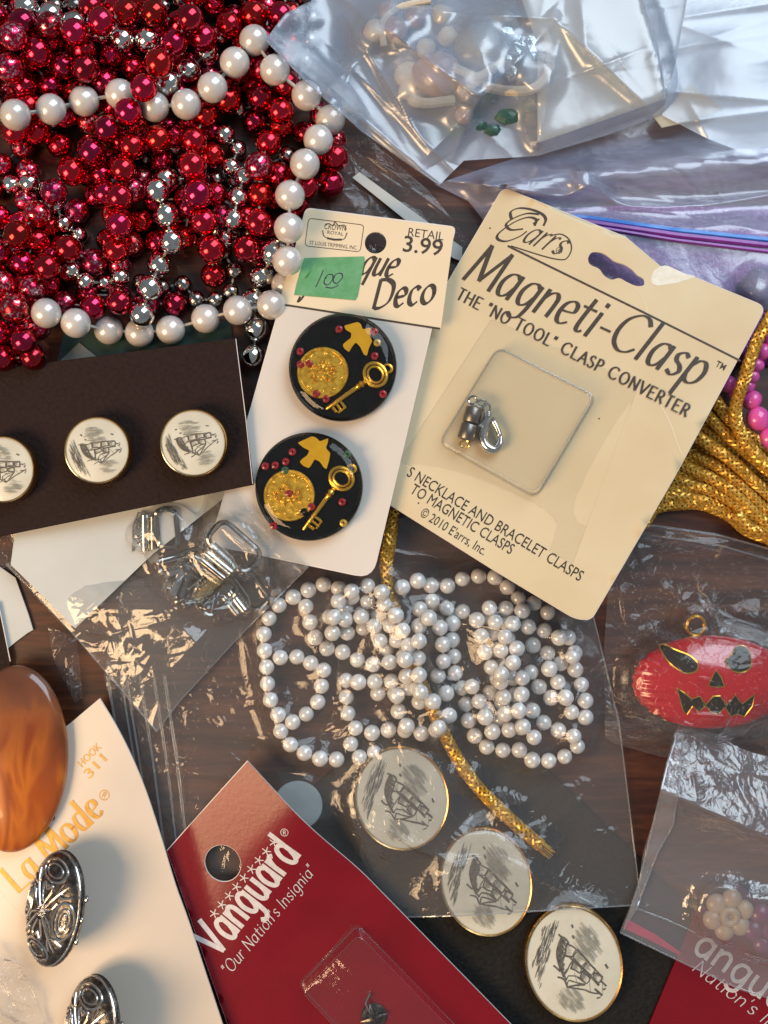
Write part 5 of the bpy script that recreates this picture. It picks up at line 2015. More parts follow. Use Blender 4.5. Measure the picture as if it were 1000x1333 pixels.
# ------------------------------------------------------------------ Vanguard card
V = F_VAN
Lv = V.loc
vh = circ(Lv(291, 1122), 4.75, 32)
van = card('insignia_card', 'glossy red hang card reading Vanguard with a round hole and blister', V,
           [(325, 985), (665, 1333), (760, 1430), (480, 1600), (300, 1345), (217, 1107)], .55, 'red_card', [vh], bend=True)
nv_ = 10
mb = pen_text(MB(), 'Vanguard', Lv(284, 1246), Lv(394, 1106), 9.6, (.066, .066, 0), gap=.06)
part('title_lettering', mb, 'silver_ink', van)
mb = pen_text(MB(), '"Our Nation\'s Insignia"', Lv(298, 1271), Lv(413, 1130), 3.2, (.045, .024, 30), slant=.2, gap=.06)
part('motto_lettering', mb, 'silver_ink', van)
mb = MB()
for k in range(9):
    f = k / 8
    c = Lv(279 + (359 - 279) * f, 1189 + (1090 - 1189) * f)
    for j in range(5):
        a_ = 2 * math.pi * j / 5 + .8
        tip = (c[0] + 1.25 * math.cos(a_), c[1] + 1.25 * math.sin(a_))
        ribbon(mb, [c, ((c[0] + tip[0]) / 2, (c[1] + tip[1]) / 2), tip], .13, .13, 0, .09 + .003 * j)
part('printed_star', mb, 'silver_ink', van)
mb = MB()
reg_mark(mb, Lv(373, 1076), .95, .05, .09, .88)
part('registered_mark', mb, 'silver_ink', van)
blister(van, [(466, 1204), (620, 1362), (540, 1440), (390, 1282)], V, 4.0, .05, None, 2.0, .25)
mb = MB()
for p, q in (((470, 1207), (592, 1333)), ((412, 1258), (460, 1202)), ((474, 1286), (520, 1336))):
    mb.tube([(*Lv(*p), .2), (*Lv((p[0] + q[0]) / 2 + 1, (p[1] + q[1]) / 2), .25), (*Lv(*q), .2)], .1, 5)
part('blister_fold', mb, 'blister', van)


def van_bend(u, v):
    w = V.M @ Vector((u, v, 0))
    q = CAM_H / (CAM_H - w.z)
    px, py = 500 + w.x * q / K, 666.5 - w.y * q / K
    b_ = (px - 325) * .70 + (py - 985) * .715          # px along the card from its top edge
    s_ = max(0.0, px - (248 + .25 * (py - 1072)))
    t_ = min(1.0, max(0.0, (b_ - 75) / 150.0))
    return .235 * K * s_ * (1 - t_ * t_ * (3 - 2 * t_)) + .25 * math.sin(u * .07) * math.sin(v * .09)


warp(van, van_bend)
pin = thing('insignia_pin', 'dark metal insignia pin inside the blister of the red card', 'pin', mat=V.at(487, 1322, 0))
mb = MB()
for j in range(8):
    a_ = 2 * math.pi * j / 8 + .3
    ln = 3.6 if j % 2 == 0 else 2.2
    mb.tube([(0, 0, 1.5), (ln * .6 * math.cos(a_), ln * .6 * math.sin(a_), 1.5), (ln * math.cos(a_), ln * math.sin(a_), 1.2)], [.9, .6, .15], 7)
part('star', mb, 'antique_dark', pin)
part('pin_base', MB().lathe([(0.001, 0), (3.2, 0), (3.4, .4), (3.0, .9), (0.001, 1.3)], 28), 'antique_dark', pin)
mb = MB().tube([(-1, 6, .8), (-2.2, 3.8, 1.4), (-.6, .5, 1.6)], .35, 6)
part('chain', mb, 'steel', pin)

# ------------------------------------------------------------------ second red card, bottom right
V2 = F_VAN2
L2 = V2.loc
van2 = card('insignia_card', 'second red insignia card mostly hidden under the bag of flower beads', V2,
            [(905, 1188), (960, 1150), (1120, 1270), (1080, 1480), (820, 1440), (842, 1340)], .5, 'red_card')
mb = pen_text(MB(), "Nation's Insignia", L2(900, 1262), L2(1062, 1384), 3.6, (.045, .024, 30), slant=.2, gap=.06)
part('motto_lettering', mb, 'silver_ink', van2)
mb = pen_text(MB(), 'anguard', L2(900, 1236), L2(1056, 1348), 7.6, (.066, .066, 0), gap=.05)
part('title_lettering', mb, 'silver_ink', van2)

# ------------------------------------------------------------------ La Mode card, its silver buttons and the amber stone
Lm = F_LAMODE
Lq = Lm.loc
edge_r = cat_rom([(130, 909), (152, 945), (172, 985), (190, 1030), (208, 1085), (228, 1150), (246, 1200), (268, 1268), (290, 1335), (318, 1420)], 4)
lam = card('button_card', 'ivory card with gold foil lettering La Mode holding oval silver buttons', Lm,
           [tuple(p) for p in edge_r] + [(-120, 1420), (-120, 1110), (92, 941)], .55, 'lamode_card', [circ(Lq(66, 1064), 1.1, 16)], bend=True)
mb = pen_text(MB(), 'La Mode', Lq(25, 1162), Lq(137, 1056), 7.6, (.08, .028, 0), serif=.10, gap=.07)
part('title_lettering', mb, 'gold_ink', lam)
mb = MB()
reg_mark(mb, Lq(136, 1035), 1.25, .05, .12, .75)
part('registered_mark', mb, 'gold_ink', lam)
mb = font_text(MB(), 'HOOK', Lq(107, 999), Lq(133, 973), 1.9, bold=.006)
font_text(mb, '311', Lq(117, 1014), Lq(140, 989), 2.5, bold=.006)
part('size_lettering', mb, 'gold_ink', lam)
mb = MB()
for q in ([(0, 1160), (60, 1230), (110, 1333)], [(0, 1245), (40, 1262), (75, 1333)]):
    ribbon(mb, cat_rom([Lq(*p) for p in q], 8), .08, .05, 0, .02)
part('wear_line', mb, 'edge_white', lam)

warp(lam, lambda u, v: .35 * math.sin(u * .055 + 1) * math.sin(v * .06) + .18 * math.sin(u * .13 + v * .1))


def silver_button(label, px, py, rotz, tilt, h0, seed):
    m = Lm.at(px, py, h0, math.radians(rotz)) @ Matrix.Rotation(tilt, 4, 'Y')
    t = thing('silver_oval_button', label, 'button', mat=m)
    A, B, H = 10.2, 14.3, 4.2
    n = 10
    prof = [(1.0 * math.cos(k / n * math.pi / 2), H * math.sin(k / n * math.pi / 2)) for k in range(n)] + [(.001, H)]
    prof = [(.0, -1.2), (.90, -1.2), (.99, -.7), (1.02, -.1)] + prof
    part('dome', MB().lathe(prof, 56, A, B), 'antique_dark', t)

    def dome(x, y, lift=.0):
        q = max(0.0, 1 - (x / A) ** 2 - (y / B) ** 2)
        return (x, y, H * math.sqrt(q) + lift)
    mb = MB()

    def rid(P, r, closed=False):
        mb.tube([dome(x, y, r * .3) for x, y in P], r, 7, closed)
    rid(circ((0, 0), A * .985, 48, B * .985), .35, True)
    for s in (1, -1):
        rid(circ((0, s * B * .70), 4.3, 24, 2.5), .36, True)
        rid(circ((0, s * B * .70), 2.9, 20, 1.5), .28, True)
        rid(circ((s * A * .70, 0), 2.6, 24, 4.6), .36, True)
        rid(circ((s * A * .72, 0), 1.6, 20, 3.2), .26, True)
        rid(circ((s * A * .72, 0), .8, 14, 2.0), .3, True)
        for s2 in (1, -1):
            rid(cat_rom([(s * .8, s2 * .8), (s * 3.4, s2 * 4.4), (s * 6.2, s2 * 8.2)], 6), .36)
            rid(cat_rom([(s * 4.6, s2 * 8.6), (s * 4.0, s2 * 6.0), (s * 5.6, s2 * 5.2), (s * 7.8, s2 * 6.2)], 6), .32)
            rid(cat_rom([(s * .4, s2 * 2.2), (s * 1.8, s2 * 5.6), (s * 1.2, s2 * 6.8), (0, s2 * 5.4)], 6), .34)
            rid(cat_rom([(s * 1.6, s2 * .6), (s * 3.6, s2 * 1.8), (s * 4.6, s2 * 3.6)], 6), .3)
    part('ornament', mb, 'antique', t)
    mb = MB()
    rr_ = random.Random(seed)
    for k in range(34):
        a_, q = rr_.uniform(0, 6.28), 1.7 * math.sqrt(rr_.random())
        mb.ball(dome(q * math.cos(a_), q * math.sin(a_), .1), .34, .34, .3, 7, 5)
    for s in (1, -1):
        for k in range(12):
            mb.ball(dome(s * A * .72 + rr_.uniform(-.9, .9), rr_.uniform(-1.8, 1.8), .05), .26, .26, .25, 6, 4)
    part('rosette', mb, 'antique', t)
    part('shank', MB().tube([(-1.5, 0, -1.1), (-1.2, 0, -3.0), (0, 0, -3.7), (1.2, 0, -3.0), (1.5, 0, -1.1)], .7, 8), 'steel', t)
    mb = MB()
    for yy in (6.5, 1.2, -4.2):
        mb.ball((A * .99, yy, -.3), .75, 1.0, .55, 8, 6)
    part('rim_notch', mb, 'steel', t)
    return t


silver_button('oval antique silver button on the ivory card, beside the gold lettering', 73, 1182, -14, math.radians(-36), 7.6, 1)
silver_button('oval antique silver button below the other, farther from the gold lettering on ivory card', 121, 1345, -10, math.radians(-38), 7.8, 2)

# clear blister bubble with gold glare at the left
lb_ = thing('clear_wrapper', 'crumpled clear wrapper lying on the ivory card beside the silver buttons', 'plastic film', (Lm.M @ Vector((*Lq(10, 1300), 0.1))))
cr6 = creases((-60, 80, 1230, 1360), 45, 1.5, 24, 3, 44)
capL = frame_z(Lm)
film('sheet', ([(-100, 1260), (-20, 1236), (20, 1246)], [(20, 1246), (45, 1290), (66, 1345), (70, 1400)], [(-100, 1400), (0, 1400), (70, 1400)], [(-100, 1260), (-100, 1400)]),
     lambda x, y: capL(x, y) + .5 + np.clip((60 - x) * .045, 0, 3.5) + cr6(x, y), 'film_thin', lb_, 90, 90, floor=0.2)

ag = thing('amber_stone', 'polished oval amber agate slab with soft bands overlapping the ivory card', 'stone', (Lm.M @ Vector((*Lq(22, 985), .2))))
zb = (Lm.M @ Vector((*Lq(60, 1000), 0))).z
NN = 64
outl = []
for k in range(NN):
    a_ = 2 * math.pi * k / NN
    x, y = 13.9 * math.cos(a_), 23.9 * math.sin(a_)
    th = math.radians(-3)
    outl.append((x * math.cos(th) - y * math.sin(th), x * math.sin(th) + y * math.cos(th)))
prof = [(0.0, 0.0), (.80, 0.0), (.93, .35), (.985, 1.1), (1.0, 2.0), (.985, 2.9), (.94, 3.6), (.88, 4.0), (.80, 4.25), (.5, 4.7), (.2, 4.9), (0.001, 4.95)]
P = [[(x * r_, y * r_, z_) for r_, z_ in prof] for x, y in outl]
part('slab', MB().grid(P, True), 'agate', ag)
ag.location.z = (zb + .1) * .001

# ------------------------------------------------------------------ pumpkin charm in its bag
pz = 1.0
pk_c = U(922, 886, 5)
pum = thing('pumpkin_charm', 'red enamel jack-o-lantern charm with gold-edged face inside a clear bag', 'charm', (pk_c.x, pk_c.y, pz))
AX, AY, AZ = 20.2, 11.9, 6.2


def pfn(d):
    lon = math.atan2(d[0], .55 * d[2] + .6 * abs(d[2]) + .25)
    return 1 - .013 * (1 + math.cos(34 * d[1] + 9 * d[0] + 2 * math.sin(5 * d[0]))) * min(1.0, max(.0, (-.42 - d[0]) * 3.0)) - .006 * (1 + math.cos(9 * d[0])) * max(0, d[2])


part('body', MB().ball((0, 0, AZ), AX, AY, AZ, 180, 44, pfn), 'enamel_red', pum)


def psurf(px, py, lift=.12):
    # iterate the pixel onto the pumpkin's upper surface
    z_ = pz + 2 * AZ
    for k in range(6):
        w = U(px, py, z_)
        x, y = w.x - pk_c.x, w.y - pk_c.y
        q = max(0.02, 1 - (x / AX) ** 2 - (y / AY) ** 2)
        z_ = pz + AZ + AZ * math.sqrt(q) + lift
    return Vector((x, y, z_ - pz))


zp = lambda L: [(790 + x * .21, 780 + y * .21) for x, y in L]
FACE = {'left_eye': zp([(332, 300), (360, 290), (420, 315), (500, 345), (545, 375), (560, 405), (545, 440), (485, 450), (430, 420), (385, 385), (355, 345)]),
        'right_eye': zp([(790, 315), (835, 295), (875, 320), (890, 370), (885, 420), (845, 445), (790, 440), (750, 405), (742, 375), (775, 350)]),
        'nose': zp([(675, 445), (705, 480), (728, 540), (680, 545), (632, 535), (650, 490)]),
        'mouth': zp([(448, 570), (490, 595), (535, 625), (580, 610), (615, 655), (660, 610), (700, 610), (738, 655), (790, 605), (830, 650), (905, 600), (890, 660), (845, 715), (800, 700), (765, 715), (730, 665), (690, 700), (655, 695), (615, 660), (575, 690), (540, 660), (505, 705), (480, 680)])}
for nm, L in FACE.items():
    cx_, cy_ = np.mean([p[0] for p in L]), np.mean([p[1] for p in L])
    sy_ = {'mouth': 1.22, 'nose': 1.05}.get(nm, 1.12)
    L = [(cx_ + (x - cx_) * 1.05, cy_ + (y - cy_) * sy_) for x, y in L]
    Q_ = [psurf(*p, .14) for p in L]
    c = sum(Q_, Vector()) / len(Q_)
    tri = tessellate_polygon([[Vector((q.x, q.y, 0)) for q in Q_]])
    # a fine fan would cut the dome, so lay a small grid over the shape
    mb = MB()
    xs = [q.x for q in Q_]
    ys = [q.y for q in Q_]
    n = 26

    def inside(x, y):
        r_ = False
        for i in range(len(Q_)):
            a, b = Q_[i - 1], Q_[i]
            if (a.y > y) != (b.y > y) and x < (b.x - a.x) * (y - a.y) / (b.y - a.y) + a.x:
                r_ = not r_
        return r_
    st = (max(xs) - min(xs)) / 44
    nx, ny = 45, int((max(ys) - min(ys)) / st) + 2
    for i in range(nx):
        for j in range(ny):
            x, y = min(xs) + i * st, min(ys) + j * st
            if inside(x + st / 2, y + st / 2):
                vs = []
                for dx, dy in ((0, 0), (st, 0), (st, st), (0, st)):
                    q = max(.01, 1 - ((x + dx) / AX) ** 2 - ((y + dy) / AY) ** 2)
                    vs.append((x + dx, y + dy, AZ + AZ * math.sqrt(q) + .10))
                mb.add(vs, [(0, 1, 2, 3)])
    o = part('eye' if 'eye' in nm else nm, mb, 'olive_dark', pum)
    P = [psurf(*p, .16) for p in cat_rom(L, 3, True)] if 'eye' in nm else [psurf(*p, .16) for p in L]
    part('gold_outline', MB().tube(P, .2, 6, True), 'gold', o)
c = psurf(908, 826, .2)
rc = U(907, 813, 8)
mb = MB().tube([(rc.x - pk_c.x + 2.3 * math.cos(q), rc.y - pk_c.y - .4 + 2.5 * math.sin(q), 6.0 + .6 * math.sin(q)) for q in [2 * math.pi * k / 26 for k in range(26)]], .45, 8, True)
part('hanging_loop', mb, 'gold', pum)

pbag = thing('charm_bag', 'clear crinkled bag with sealed top edge around the red pumpkin charm', 'plastic bag', U(900, 840, .3))
ps = ([(788, 960), (800, 968), (860, 985), (1060, 1010)], [(1060, 1010), (1060, 850), (1060, 730)], [(812, 690), (850, 683), (930, 694), (1060, 730)], [(788, 960), (786, 850), (792, 760), (812, 690)])
film('back_panel', ps, lambda x, y: .5 + .2 * np.sin(x * .05) * np.sin(y * .04), 'film_flat', pbag, 60, 60)
hp = HF(740, 1080, 640, 1040)
hp.h += 1.2
for s_ in np.linspace(-.95, .95, 21):
    for tt in np.linspace(-.95, .95, 15):
        q = 1 - s_ * s_ - tt * tt
        if q > 0:
            w = Vector((pk_c.x + s_ * AX, pk_c.y + tt * AY, pz + AZ + AZ * math.sqrt(q)))
            f_ = CAM_H / (CAM_H - w.z)
            hp.disc(500 + w.x * f_ / K, 666.5 - w.y * f_ / K, 9, w.z + .9, False)
hp.disc(907, 810, 16, 9.0, False)
hp.drape(200, .10).smooth(4)
q1 = creases((800, 1000, 700, 820), 22, 1.4, 22, 2.6, 51)
q2_ = creases((790, 1000, 930, 980), 26, .9, 50, 3, 52, angle=(.12, .15))
q3 = creases((790, 860, 790, 940), 16, 1.6, 18, 2.4, 53)
q4 = creases((830, 1000, 684, 716), 16, .8, 50, 4, 54, angle=(.14, .06))
zpf = lambda x, y: (hp(x, y) + q1(x, y) + q2_(x, y) + .5 * q3(x, y) + q4(x, y) + fold(x, y, 780, 944, 905, 958, 3.2, 4) + fold(x, y, 790, 957, 905, 974, 2.6, 4)
                    + fold(x, y, 820, 693, 1040, 730, 2.6, 4) + fold(x, y, 950, 795, 1010, 812, 2.4, 5) + fold(x, y, 905, 775, 935, 815, 2.0, 3))
capE2 = HF(740, 1080, 640, 1040)
capE2.poly(ear_out, 1.0)
film('front_panel', ps, zpf, 'film_thin', pbag, 170, 170, cap=lambda x, y: np.where(capE2(x, y) > .02, capE(x, y) - 1.0, 60))
seam('sealed_edge', [(815, 690), (850, 684), (930, 695), (1050, 728)], zpf, .3, 'zip_clear', pbag, 60, .1)
seam('sealed_edge', [(820, 702), (850, 697), (930, 708), (1050, 742)], zpf, .25, 'zip_clear', pbag, 60, .1)

# ------------------------------------------------------------------ flower beads and their bag
def flower(px, py, z, R, mat, label, rot):
    t = thing('flower_bead', label, 'bead', U(px, py, z))
    for k in range(6):
        a_ = rot + 2 * math.pi * k / 6
        mb = MB().ball((R * .62 * math.cos(a_), R * .62 * math.sin(a_), 2.0), R * .40, R * .40, 1.9, 16, 10)
        part('petal', mb, mat, t)
    part('centre', MB().tube([(R * .26 * math.cos(q), R * .26 * math.sin(q), 3.5) for q in [2 * math.pi * k / 18 for k in range(18)]], R * .15, 8, True), mat, t)
    part('hub', MB().ball((0, 0, 1.9), R * .45, R * .45, 1.5, 14, 8), mat, t)


flower(945, 1187, 2.4, 6.6, 'flower_tan', 'tan flower-shaped bead inside the stiff clear bag', .3)
flower(1000, 1205, 2.4, 7.0, 'flower_plum', 'dark plum flower-shaped bead inside the stiff clear bag', .1)
fb = thing('flower_bag', 'stiff clear bag with folded edge holding flower beads, red card showing through', 'plastic bag', U(920, 1120, 1.9))
fs_ = ([(808, 1214), (830, 1150), (848, 1075), (866, 1000), (886, 936)], [(886, 936), (950, 965), (1060, 1012)], [(1060, 1318), (1060, 1200), (1060, 1012)], [(808, 1214), (870, 1244), (960, 1286), (1060, 1318)])
film('back_panel', fs_, lambda x, y: 2.1 + 0 * x, 'film_flat', fb, 50, 50)
hf = HF(780, 1080, 900, 1340)
hf.h += 3.0
hf.disc(945, 1187, 38, 7.6, False)
hf.disc(1000, 1205, 40, 7.6, False)
hf.drape(260, .06).smooth(6)
f1 = creases((880, 1000, 940, 1090), 26, .7, 26, 3.2, 61, angle=(.6, .5))
f2 = creases((820, 1000, 1100, 1290), 12, .5, 60, 6, 62, angle=(.45, .2))


def zff(x, y):
    t = ((y - 936) - .435 * (x - 886)) / 1.09          # px below the top edge
    ramp = np.where(t < 95, 11.5 * np.clip(t, 0, 95) / 95, 11.5 * np.exp(-(t - 95) / 38.0))
    return hf(x, y) + .55 * f1(x, y) + f2(x, y) + ramp


film('front_panel', fs_, zff, 'film_stiff', fb, 150, 150, wob=1.2)
# the folded-over strip along the left edge
film('fold_strip', ([(812, 1212), (832, 1150), (850, 1075), (868, 1000), (884, 942)], [(884, 942), (890, 948)], [(828, 1185), (856, 1110), (876, 1075), (886, 1020), (890, 948)], [(812, 1212), (828, 1185)]),
     lambda x, y: zff(x, y) + .7 + .5 * np.sin(y * .16), 'film_stiff', fb, 60, 12)
seam('fold_edge', [(828, 1185), (834, 1168), (856, 1110), (876, 1075), (884, 1020), (890, 944)], lambda x, y: zff(x, y) + .8 + .5 * np.sin(y * .16), .28, 'zip_clear', fb, 90, .1)
seam('fold_edge', [(812, 1210), (832, 1150), (850, 1075), (868, 1000), (886, 940)], lambda x, y: zff(x, y) + .5, .26, 'zip_clear', fb, 90, .1)
seam('fold_edge', [(830, 1183), (870, 1198), (905, 1214)], lambda x, y: zff(x, y), .22, 'zip_clear', fb, 40, .1)
seam('fold_edge', [(808, 1214), (870, 1244), (960, 1286), (1060, 1318)], lambda x, y: zff(x, y), .24, 'zip_clear', fb, 60, .1)
M['red_show_through'] = pm('red_show_through_strip', (0.50, 0.02, 0.09), (0.42, 0.02, 0.07), 300, .35, coat=.3)  # added strip stands in for the red card seen through the film
film('red_show_through', ([(811, 1208), (850, 1226), (885, 1244)], [(885, 1244), (887, 1240)], [(816, 1196), (853, 1216), (887, 1240)], [(811, 1208), (816, 1196)]), lambda x, y: 2.35 + 0 * x, 'red_show_through', fb, 40, 5)

# ------------------------------------------------------------------ big bags at the top
# purple glitter pouch under the zip bag
pp_ = thing('glitter_pouch', 'purple glittery pouch showing under the blue and purple zip', 'pouch', U(850, 360, 0))
hq = HF(560, 1120, 220, 560)
hq.poly([(640, 285), (1100, 300), (1100, 450), (980, 470), (900, 440), (760, 390), (650, 330)], 6.5)
hq.drape(60, .15).smooth(6)
qg = creases((650, 1050, 290, 430), 30, .6, 40, 8, 71)
film('cover', ([(705, 350), (780, 420), (900, 470), (1080, 480)], [(1080, 480), (1080, 270)], [(680, 276), (800, 268), (1080, 270)], [(705, 350), (680, 276)]),
     lambda x, y: np.minimum(hq(x, y) + .5 * qg(x, y), capE(x, y) - 1.2) + .1, 'purple', pp_, 100, 70)
st_ = thing('glitter_stone', 'dark maroon glittery stone at the edge of the purple pouch', 'stone', U(990, 380, 5.0))
part('stone', MB().ball((0, 0, 2.0), 6.6, 5.6, 2.8, 24, 14, lambda d: 1 + .06 * math.sin(5 * d[0] + 3 * d[1]) + .04 * math.sin(9 * d[1])), 'maroon', st_)
part('stone_chip', MB().ball((-9, -2, .6), 3.5, 3.0, 2.2, 12, 8), 'maroon', st_)

# zip bag with blue and purple closure
zbag = thing('zip_bag', 'clear bag with blue and purple zip closure above the cream clasp card', 'plastic bag', U(820, 280, 5))
zs = ([(566, 240), (610, 262), (640, 300), (700, 340)], [(700, 340), (820, 372), (1080, 420)], [(1080, 130), (1080, 300), (1080, 420)], [(566, 240), (700, 196), (850, 148), (1080, 130)])
hz = HF(500, 1120, 120, 520)
hz.poly([(640, 285), (1100, 300), (1100, 450), (980, 470), (900, 440), (760, 390), (650, 330)], 8.0)
hz.disc(760, 232, 12, 11, False)
hz.disc(700, 240, 10, 8, False)
hz.poly([(620, 238), (1090, 190), (1090, 215), (640, 246)], 9.0)
hz.disc(990, 378, 36, 13.5)
hz.drape(140, .035).smooth(4)
zc1 = creases((580, 1050, 200, 290), 10, 1.0, 130, 9, 81, angle=(.02, .12))
zc2 = creases((600, 1050, 200, 280), 5, .7, 60, 5, 82, angle=(.0, .25))
inE3 = HF(500, 1120, 120, 520)
inE3.poly(ear_out, 1.0)


def zzf(x, y):
    ridge = 2.6 * np.exp(-np.abs(y - (252 + 18 * np.sin((x - 700) * .010)) + 20 * np.exp(-((x - 770) / 26.0) ** 2)) / 9.0)
    return hz(x, y) + zc1(x, y) + zc2(x, y) + ridge + .4


capz = lambda x, y: np.where(inE3(x, y) > .02, capE(x, y) - .9, 60)
film('back_panel', zs, lambda x, y: hq(x, y) * 1.0 + .9, 'film_flat', zbag, 60, 50, cap=lambda x, y: np.where(inE3(x, y) > .02, capE(x, y) - 1.15, 60))
film('front_panel', zs, zzf, 'film_zip', zbag, 170, 130, cap=capz)
for y0, y1, rr_, mt in ((279, 312, .7, 'zip_blue'), (284, 319, .75, 'zip_purple'), (289, 328, .5, 'zip_purple')):
    seam('zip_rib', [(640, y0 - 3), (760, y0 + 4), (880, (y0 + y1) / 2 + 4), (1075, y1 + 8)], lambda x, y: np.minimum(zzf(x, y), capz(x, y)), rr_, mt, zbag, 80, .3)

# things in the upper bag
cc1 = slip('paper_card', 'cream card standing inside the crumpled upper bag beside the stone bracelet', [(700, 186), (868, 128), (820, -60), (660, -60), (700, 60)], 7.5, .5, 'dull_card', 'card')
cc2 = slip('paper_card', 'corner of a second cream card showing below the upper bag fold', [(850, 150), (896, 108), (942, 142), (900, 158), (862, 166)], 6.0, .5, 'dull_card', 'card')
brc = thing('stone_bracelet', 'bracelet of brown, grey and cream stones on cream cord inside the upper bag', 'bracelet', U(580, 90, 3))
ST = [(568, 97, 31, 'stone_brown', .9), (583, 48, 14, 'stone_cream', 1), (555, 63, 13, 'stone_cream', 1), (535, 98, 20, 'stone_cream', .8), (626, 62, 34, 'stone_grey', .85), (602, 116, 17, 'stone_brown', 1),
      (488, 40, 15, 'stone_cream', 1), (515, 38, 17, 'stone_brown', 1), (545, 128, 14, 'stone_cream', .8), (505, 14, 13, 'stone_brown', 1), (540, 22, 15, 'stone_brown', 1), (530, 118, 12, 'stone_cream', 1), (575, 18, 13, 'stone_cream', 1),
      (655, 30, 18, 'stone_grey', .9), (604, 150, 12, 'stone_brown', .8)]
for i, (x, y, r, mt, sq) in enumerate(ST):
    zc = 3.5 + r * K * sq * .9
    w = U(x, y, zc)
    wl = wloc(brc) * 1000
    ph = i * 1.3
    part('stone_bead', MB().ball((w.x - wl.x, w.y - wl.y, w.z - wl.z), r * K, r * K * .92, r * K * sq * .8, 22, 14, lambda d: 1 + .05 * math.sin(3 * d[0] + ph) + .05 * math.sin(4 * d[1] + 2 * ph)), mt, brc)
for L, r in (([(588, 86, 11), (605, 94, 12), (622, 100, 12), (640, 90, 11), (655, 78, 10)], 1.15), ([(628, 112, 9), (660, 118, 9), (692, 116, 9), (712, 98, 9), (716, 70, 8), (708, 40, 7)], 1.3),
             ([(533, 128, 9), (552, 134, 9), (575, 132, 9), (590, 130, 8)], 1.3), ([(600, 120, 8), (625, 104, 10), (650, 84, 10)], 1.0), ([(500, 60, 7), (498, 30, 8), (520, 10, 8), (560, 0, 7)], .9)):
    part('cord', MB().tube([U(*p) for p in cat_rom(L, 6)], r, 8), 'cream_cord', brc, True)
for i, (x, y, r) in enumerate([(660, 152, 20), (620, 165, 14), (590, 172, 15), (690, 140, 13), (640, 172, 12), (565, 176, 14), (668, 60, 10)]):
    w = U(x, y, 2.8)
    ch = thing('teal_glass_chip', 'dark teal glass chip lying under the stone bracelet in the upper bag', 'glass chip', w, 'teal glass chips in the upper bag')
    part('chip', MB().ball((0, 0, 1.6), r * K, r * K * .7, 1.6, 7, 5), 'teal', ch, angle=.2)
fo = thing('foil_piece', 'crumpled silver foil piece beside the grey stone in the upper bag', 'foil', U(672, 80, 4))
rf = random.Random(4)
mb = MB()
for k in range(9):
    a_ = rf.uniform(0, 6.28)
    c = Vector((rf.uniform(-3.5, 3.5), rf.uniform(-6, 6), 2.5))
    mb.ball(c, rf.uniform(2, 3.4), rf.uniform(2, 4), 2.4, 7, 5, lambda d: 1 + .25 * math.sin(7 * d[0] + k) * math.sin(6 * d[1]))
part('foil', mb, 'foil', fo, angle=.15)

ubag = thing('crumpled_bag', 'crumpled clear plastic bag over the stone bracelet, beside the red bead pile', 'plastic bag', U(640, 100, 1))
us = ([(345, 52), (400, 108), (470, 170), (572, 241)], [(572, 241), (600, 207), (700, 200), (850, 152), (866, 146)], [(560, -170), (720, -140), (1010, -10), (866, 146)][::1], [(345, 52), (372, 20), (405, 2), (560, -170)])
us = ([(345, 52), (400, 108), (470, 170), (572, 241)], [(572, 241), (604, 209), (700, 203), (790, 176), (860, 150)], [(420, -110), (700, -110), (1010, -40), (940, 60), (860, 150)], [(345, 52), (372, 18), (405, 2), (420, -110)])
hu = HF(300, 1060, -200, 280)
hu.h += 3.0
hu.beads(PP, RR, .8)
for x, y, r, mt, sq in ST:
    hu.disc(x, y, r * 1.2, 4.5 + r * K * sq * 1.8, True)
hu.poly([(700, 186), (868, 128), (820, -60), (660, -60), (700, 60)], 9.0)
hu.disc(672, 80, 34, 12.5)
hu.disc(620, 104, 22, 14.5, False)
hu.disc(700, 100, 22, 12.5, False)
hu.drape(200, .05).smooth(4)
u1 = creases((340, 900, -20, 230), 7, 1.8, 100, 12, 91)
u2 = creases((380, 900, -20, 220), 8, 1.0, 50, 6.0, 92)
u3 = creases((360, 580, 60, 240), 8, 1.6, 120, 6, 93, angle=(.72, .06))
film('back_panel', us, lambda x, y: np.minimum(hu(x, y) - 1.2, 2.6 + .01 * np.abs(x - 600)), 'film_flat', ubag, 60, 60, floor=.3)


FOLDS = [(455, 30, 560, 200, 3.0, 9), (560, 200, 720, 30, 2.4, 12), (590, 205, 625, 120, 1.8, 9), (722, 25, 850, 145, 4.2, 10), (575, 15, 720, 25, 3.4, 13), (352, 60, 572, 238, 2.4, 10),
         (705, 165, 730, 40, 2.0, 11), (860, 150, 1000, 0, 3.4, 14), (850, 20, 865, 120, 2.2, 11), (480, 0, 440, 150, 2.2, 14), (755, 0, 765, 90, 1.8, 12)]


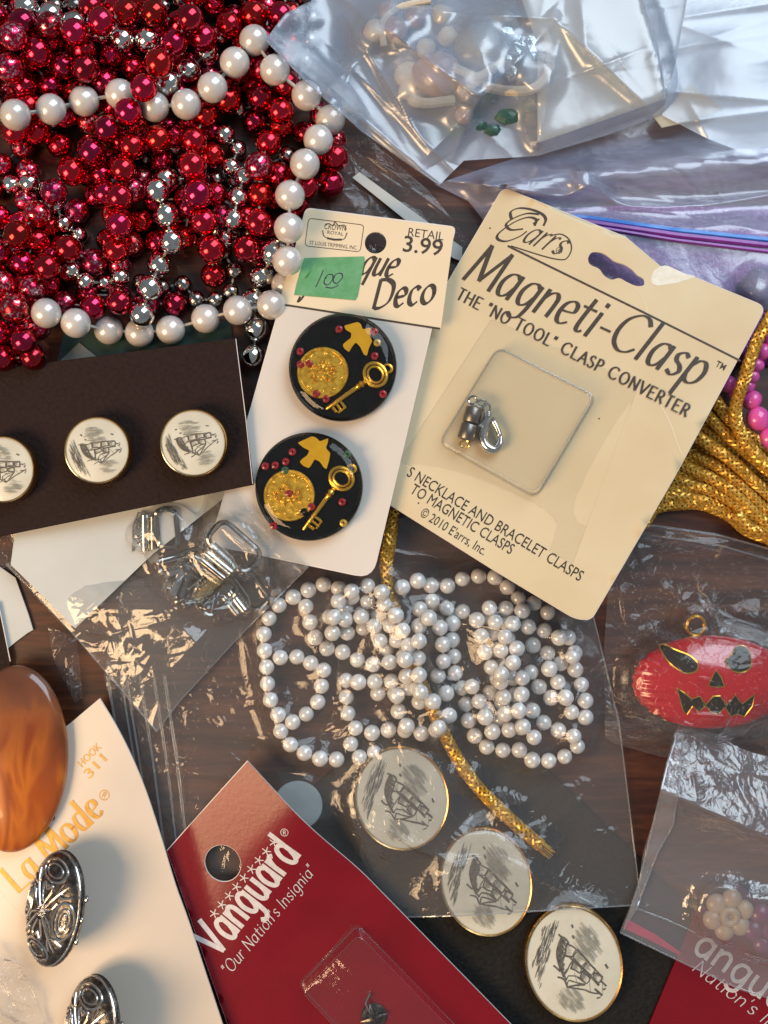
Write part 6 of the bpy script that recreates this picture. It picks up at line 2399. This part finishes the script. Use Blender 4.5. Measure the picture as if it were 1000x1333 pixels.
def zuf(x, y):
    z = hu(x, y) + u1(x, y) * .8 + u2(x, y) * .7 + u3(x, y) + .6
    for f_ in FOLDS:
        z = z + fold(x, y, *f_)
    return z


film('front_panel', us, zuf, 'film_milky_sheen', ubag, 230, 200)
seam('bag_edge', [(346, 52), (400, 108), (470, 170), (572, 241)], zuf, .2, 'zip_clear', ubag, 70, .1)
seam('bag_edge', [(346, 52), (372, 18), (405, 2)], zuf, .2, 'zip_clear', ubag, 40, .1)

# third bag at the upper right, milky, its cool sheen put into the haze colour
rb = thing('milky_bag', 'milky wrinkled plastic bag in the corner beyond the crumpled upper bag', 'plastic bag', U(950, 100, 1))
rs_ = ([(862, 150), (920, 180), (1010, 215), (1080, 225)], [(1080, 225), (1080, -60)], [(905, -60), (1080, -60)], [(862, 150), (880, 80), (1010, -20), (905, -60)][:2] + [(905, -60)])
c9 = creases((860, 1060, 0, 200), 10, 1.2, 80, 6, 95, angle=(.05, .3))
film('front_panel', rs_, lambda x, y: 6 + 3 * np.exp(-((x - 960) / 60.0) ** 2 - ((y - 90) / 60.0) ** 2) + c9(x, y), 'film_milky_sheen', rb, 110, 110)
film('back_panel', rs_, lambda x, y: 2.5 + 0 * x, 'film_milky_sheen', rb, 40, 40)

# clear packet with a white strip between the beads and the crown card
pkt = thing('clear_packet', 'flat clear packet with a white edge strip above the narrow button card', 'packet', U(530, 280, .5))
c10 = creases((430, 620, 180, 340), 18, 1.0, 50, 4, 97, angle=(.75, .3))
film('sheet', ([(425, 250), (440, 300), (470, 330)], [(470, 330), (540, 350), (610, 352)], [(470, 170), (560, 250), (625, 330), (610, 352)], [(425, 250), (440, 200), (470, 170)]), lambda x, y: .8 + c10(x, y), 'film_thin', pkt, 80, 70,
     cap=lambda x, y: np.minimum(frame_z(F_CROWN)(x, y), capE(x, y)) - 1.2)
Fk = flat_frame(2.2)
mb = MB().prism([Fk.loc(*p) for p in [(459, 231), (468, 224), (602, 322), (601, 340), (590, 336)]], (), -.25, 0)
mb.xf(Fk.M)
part('white_strip', mb, 'paper_white', pkt, True, smooth=False)
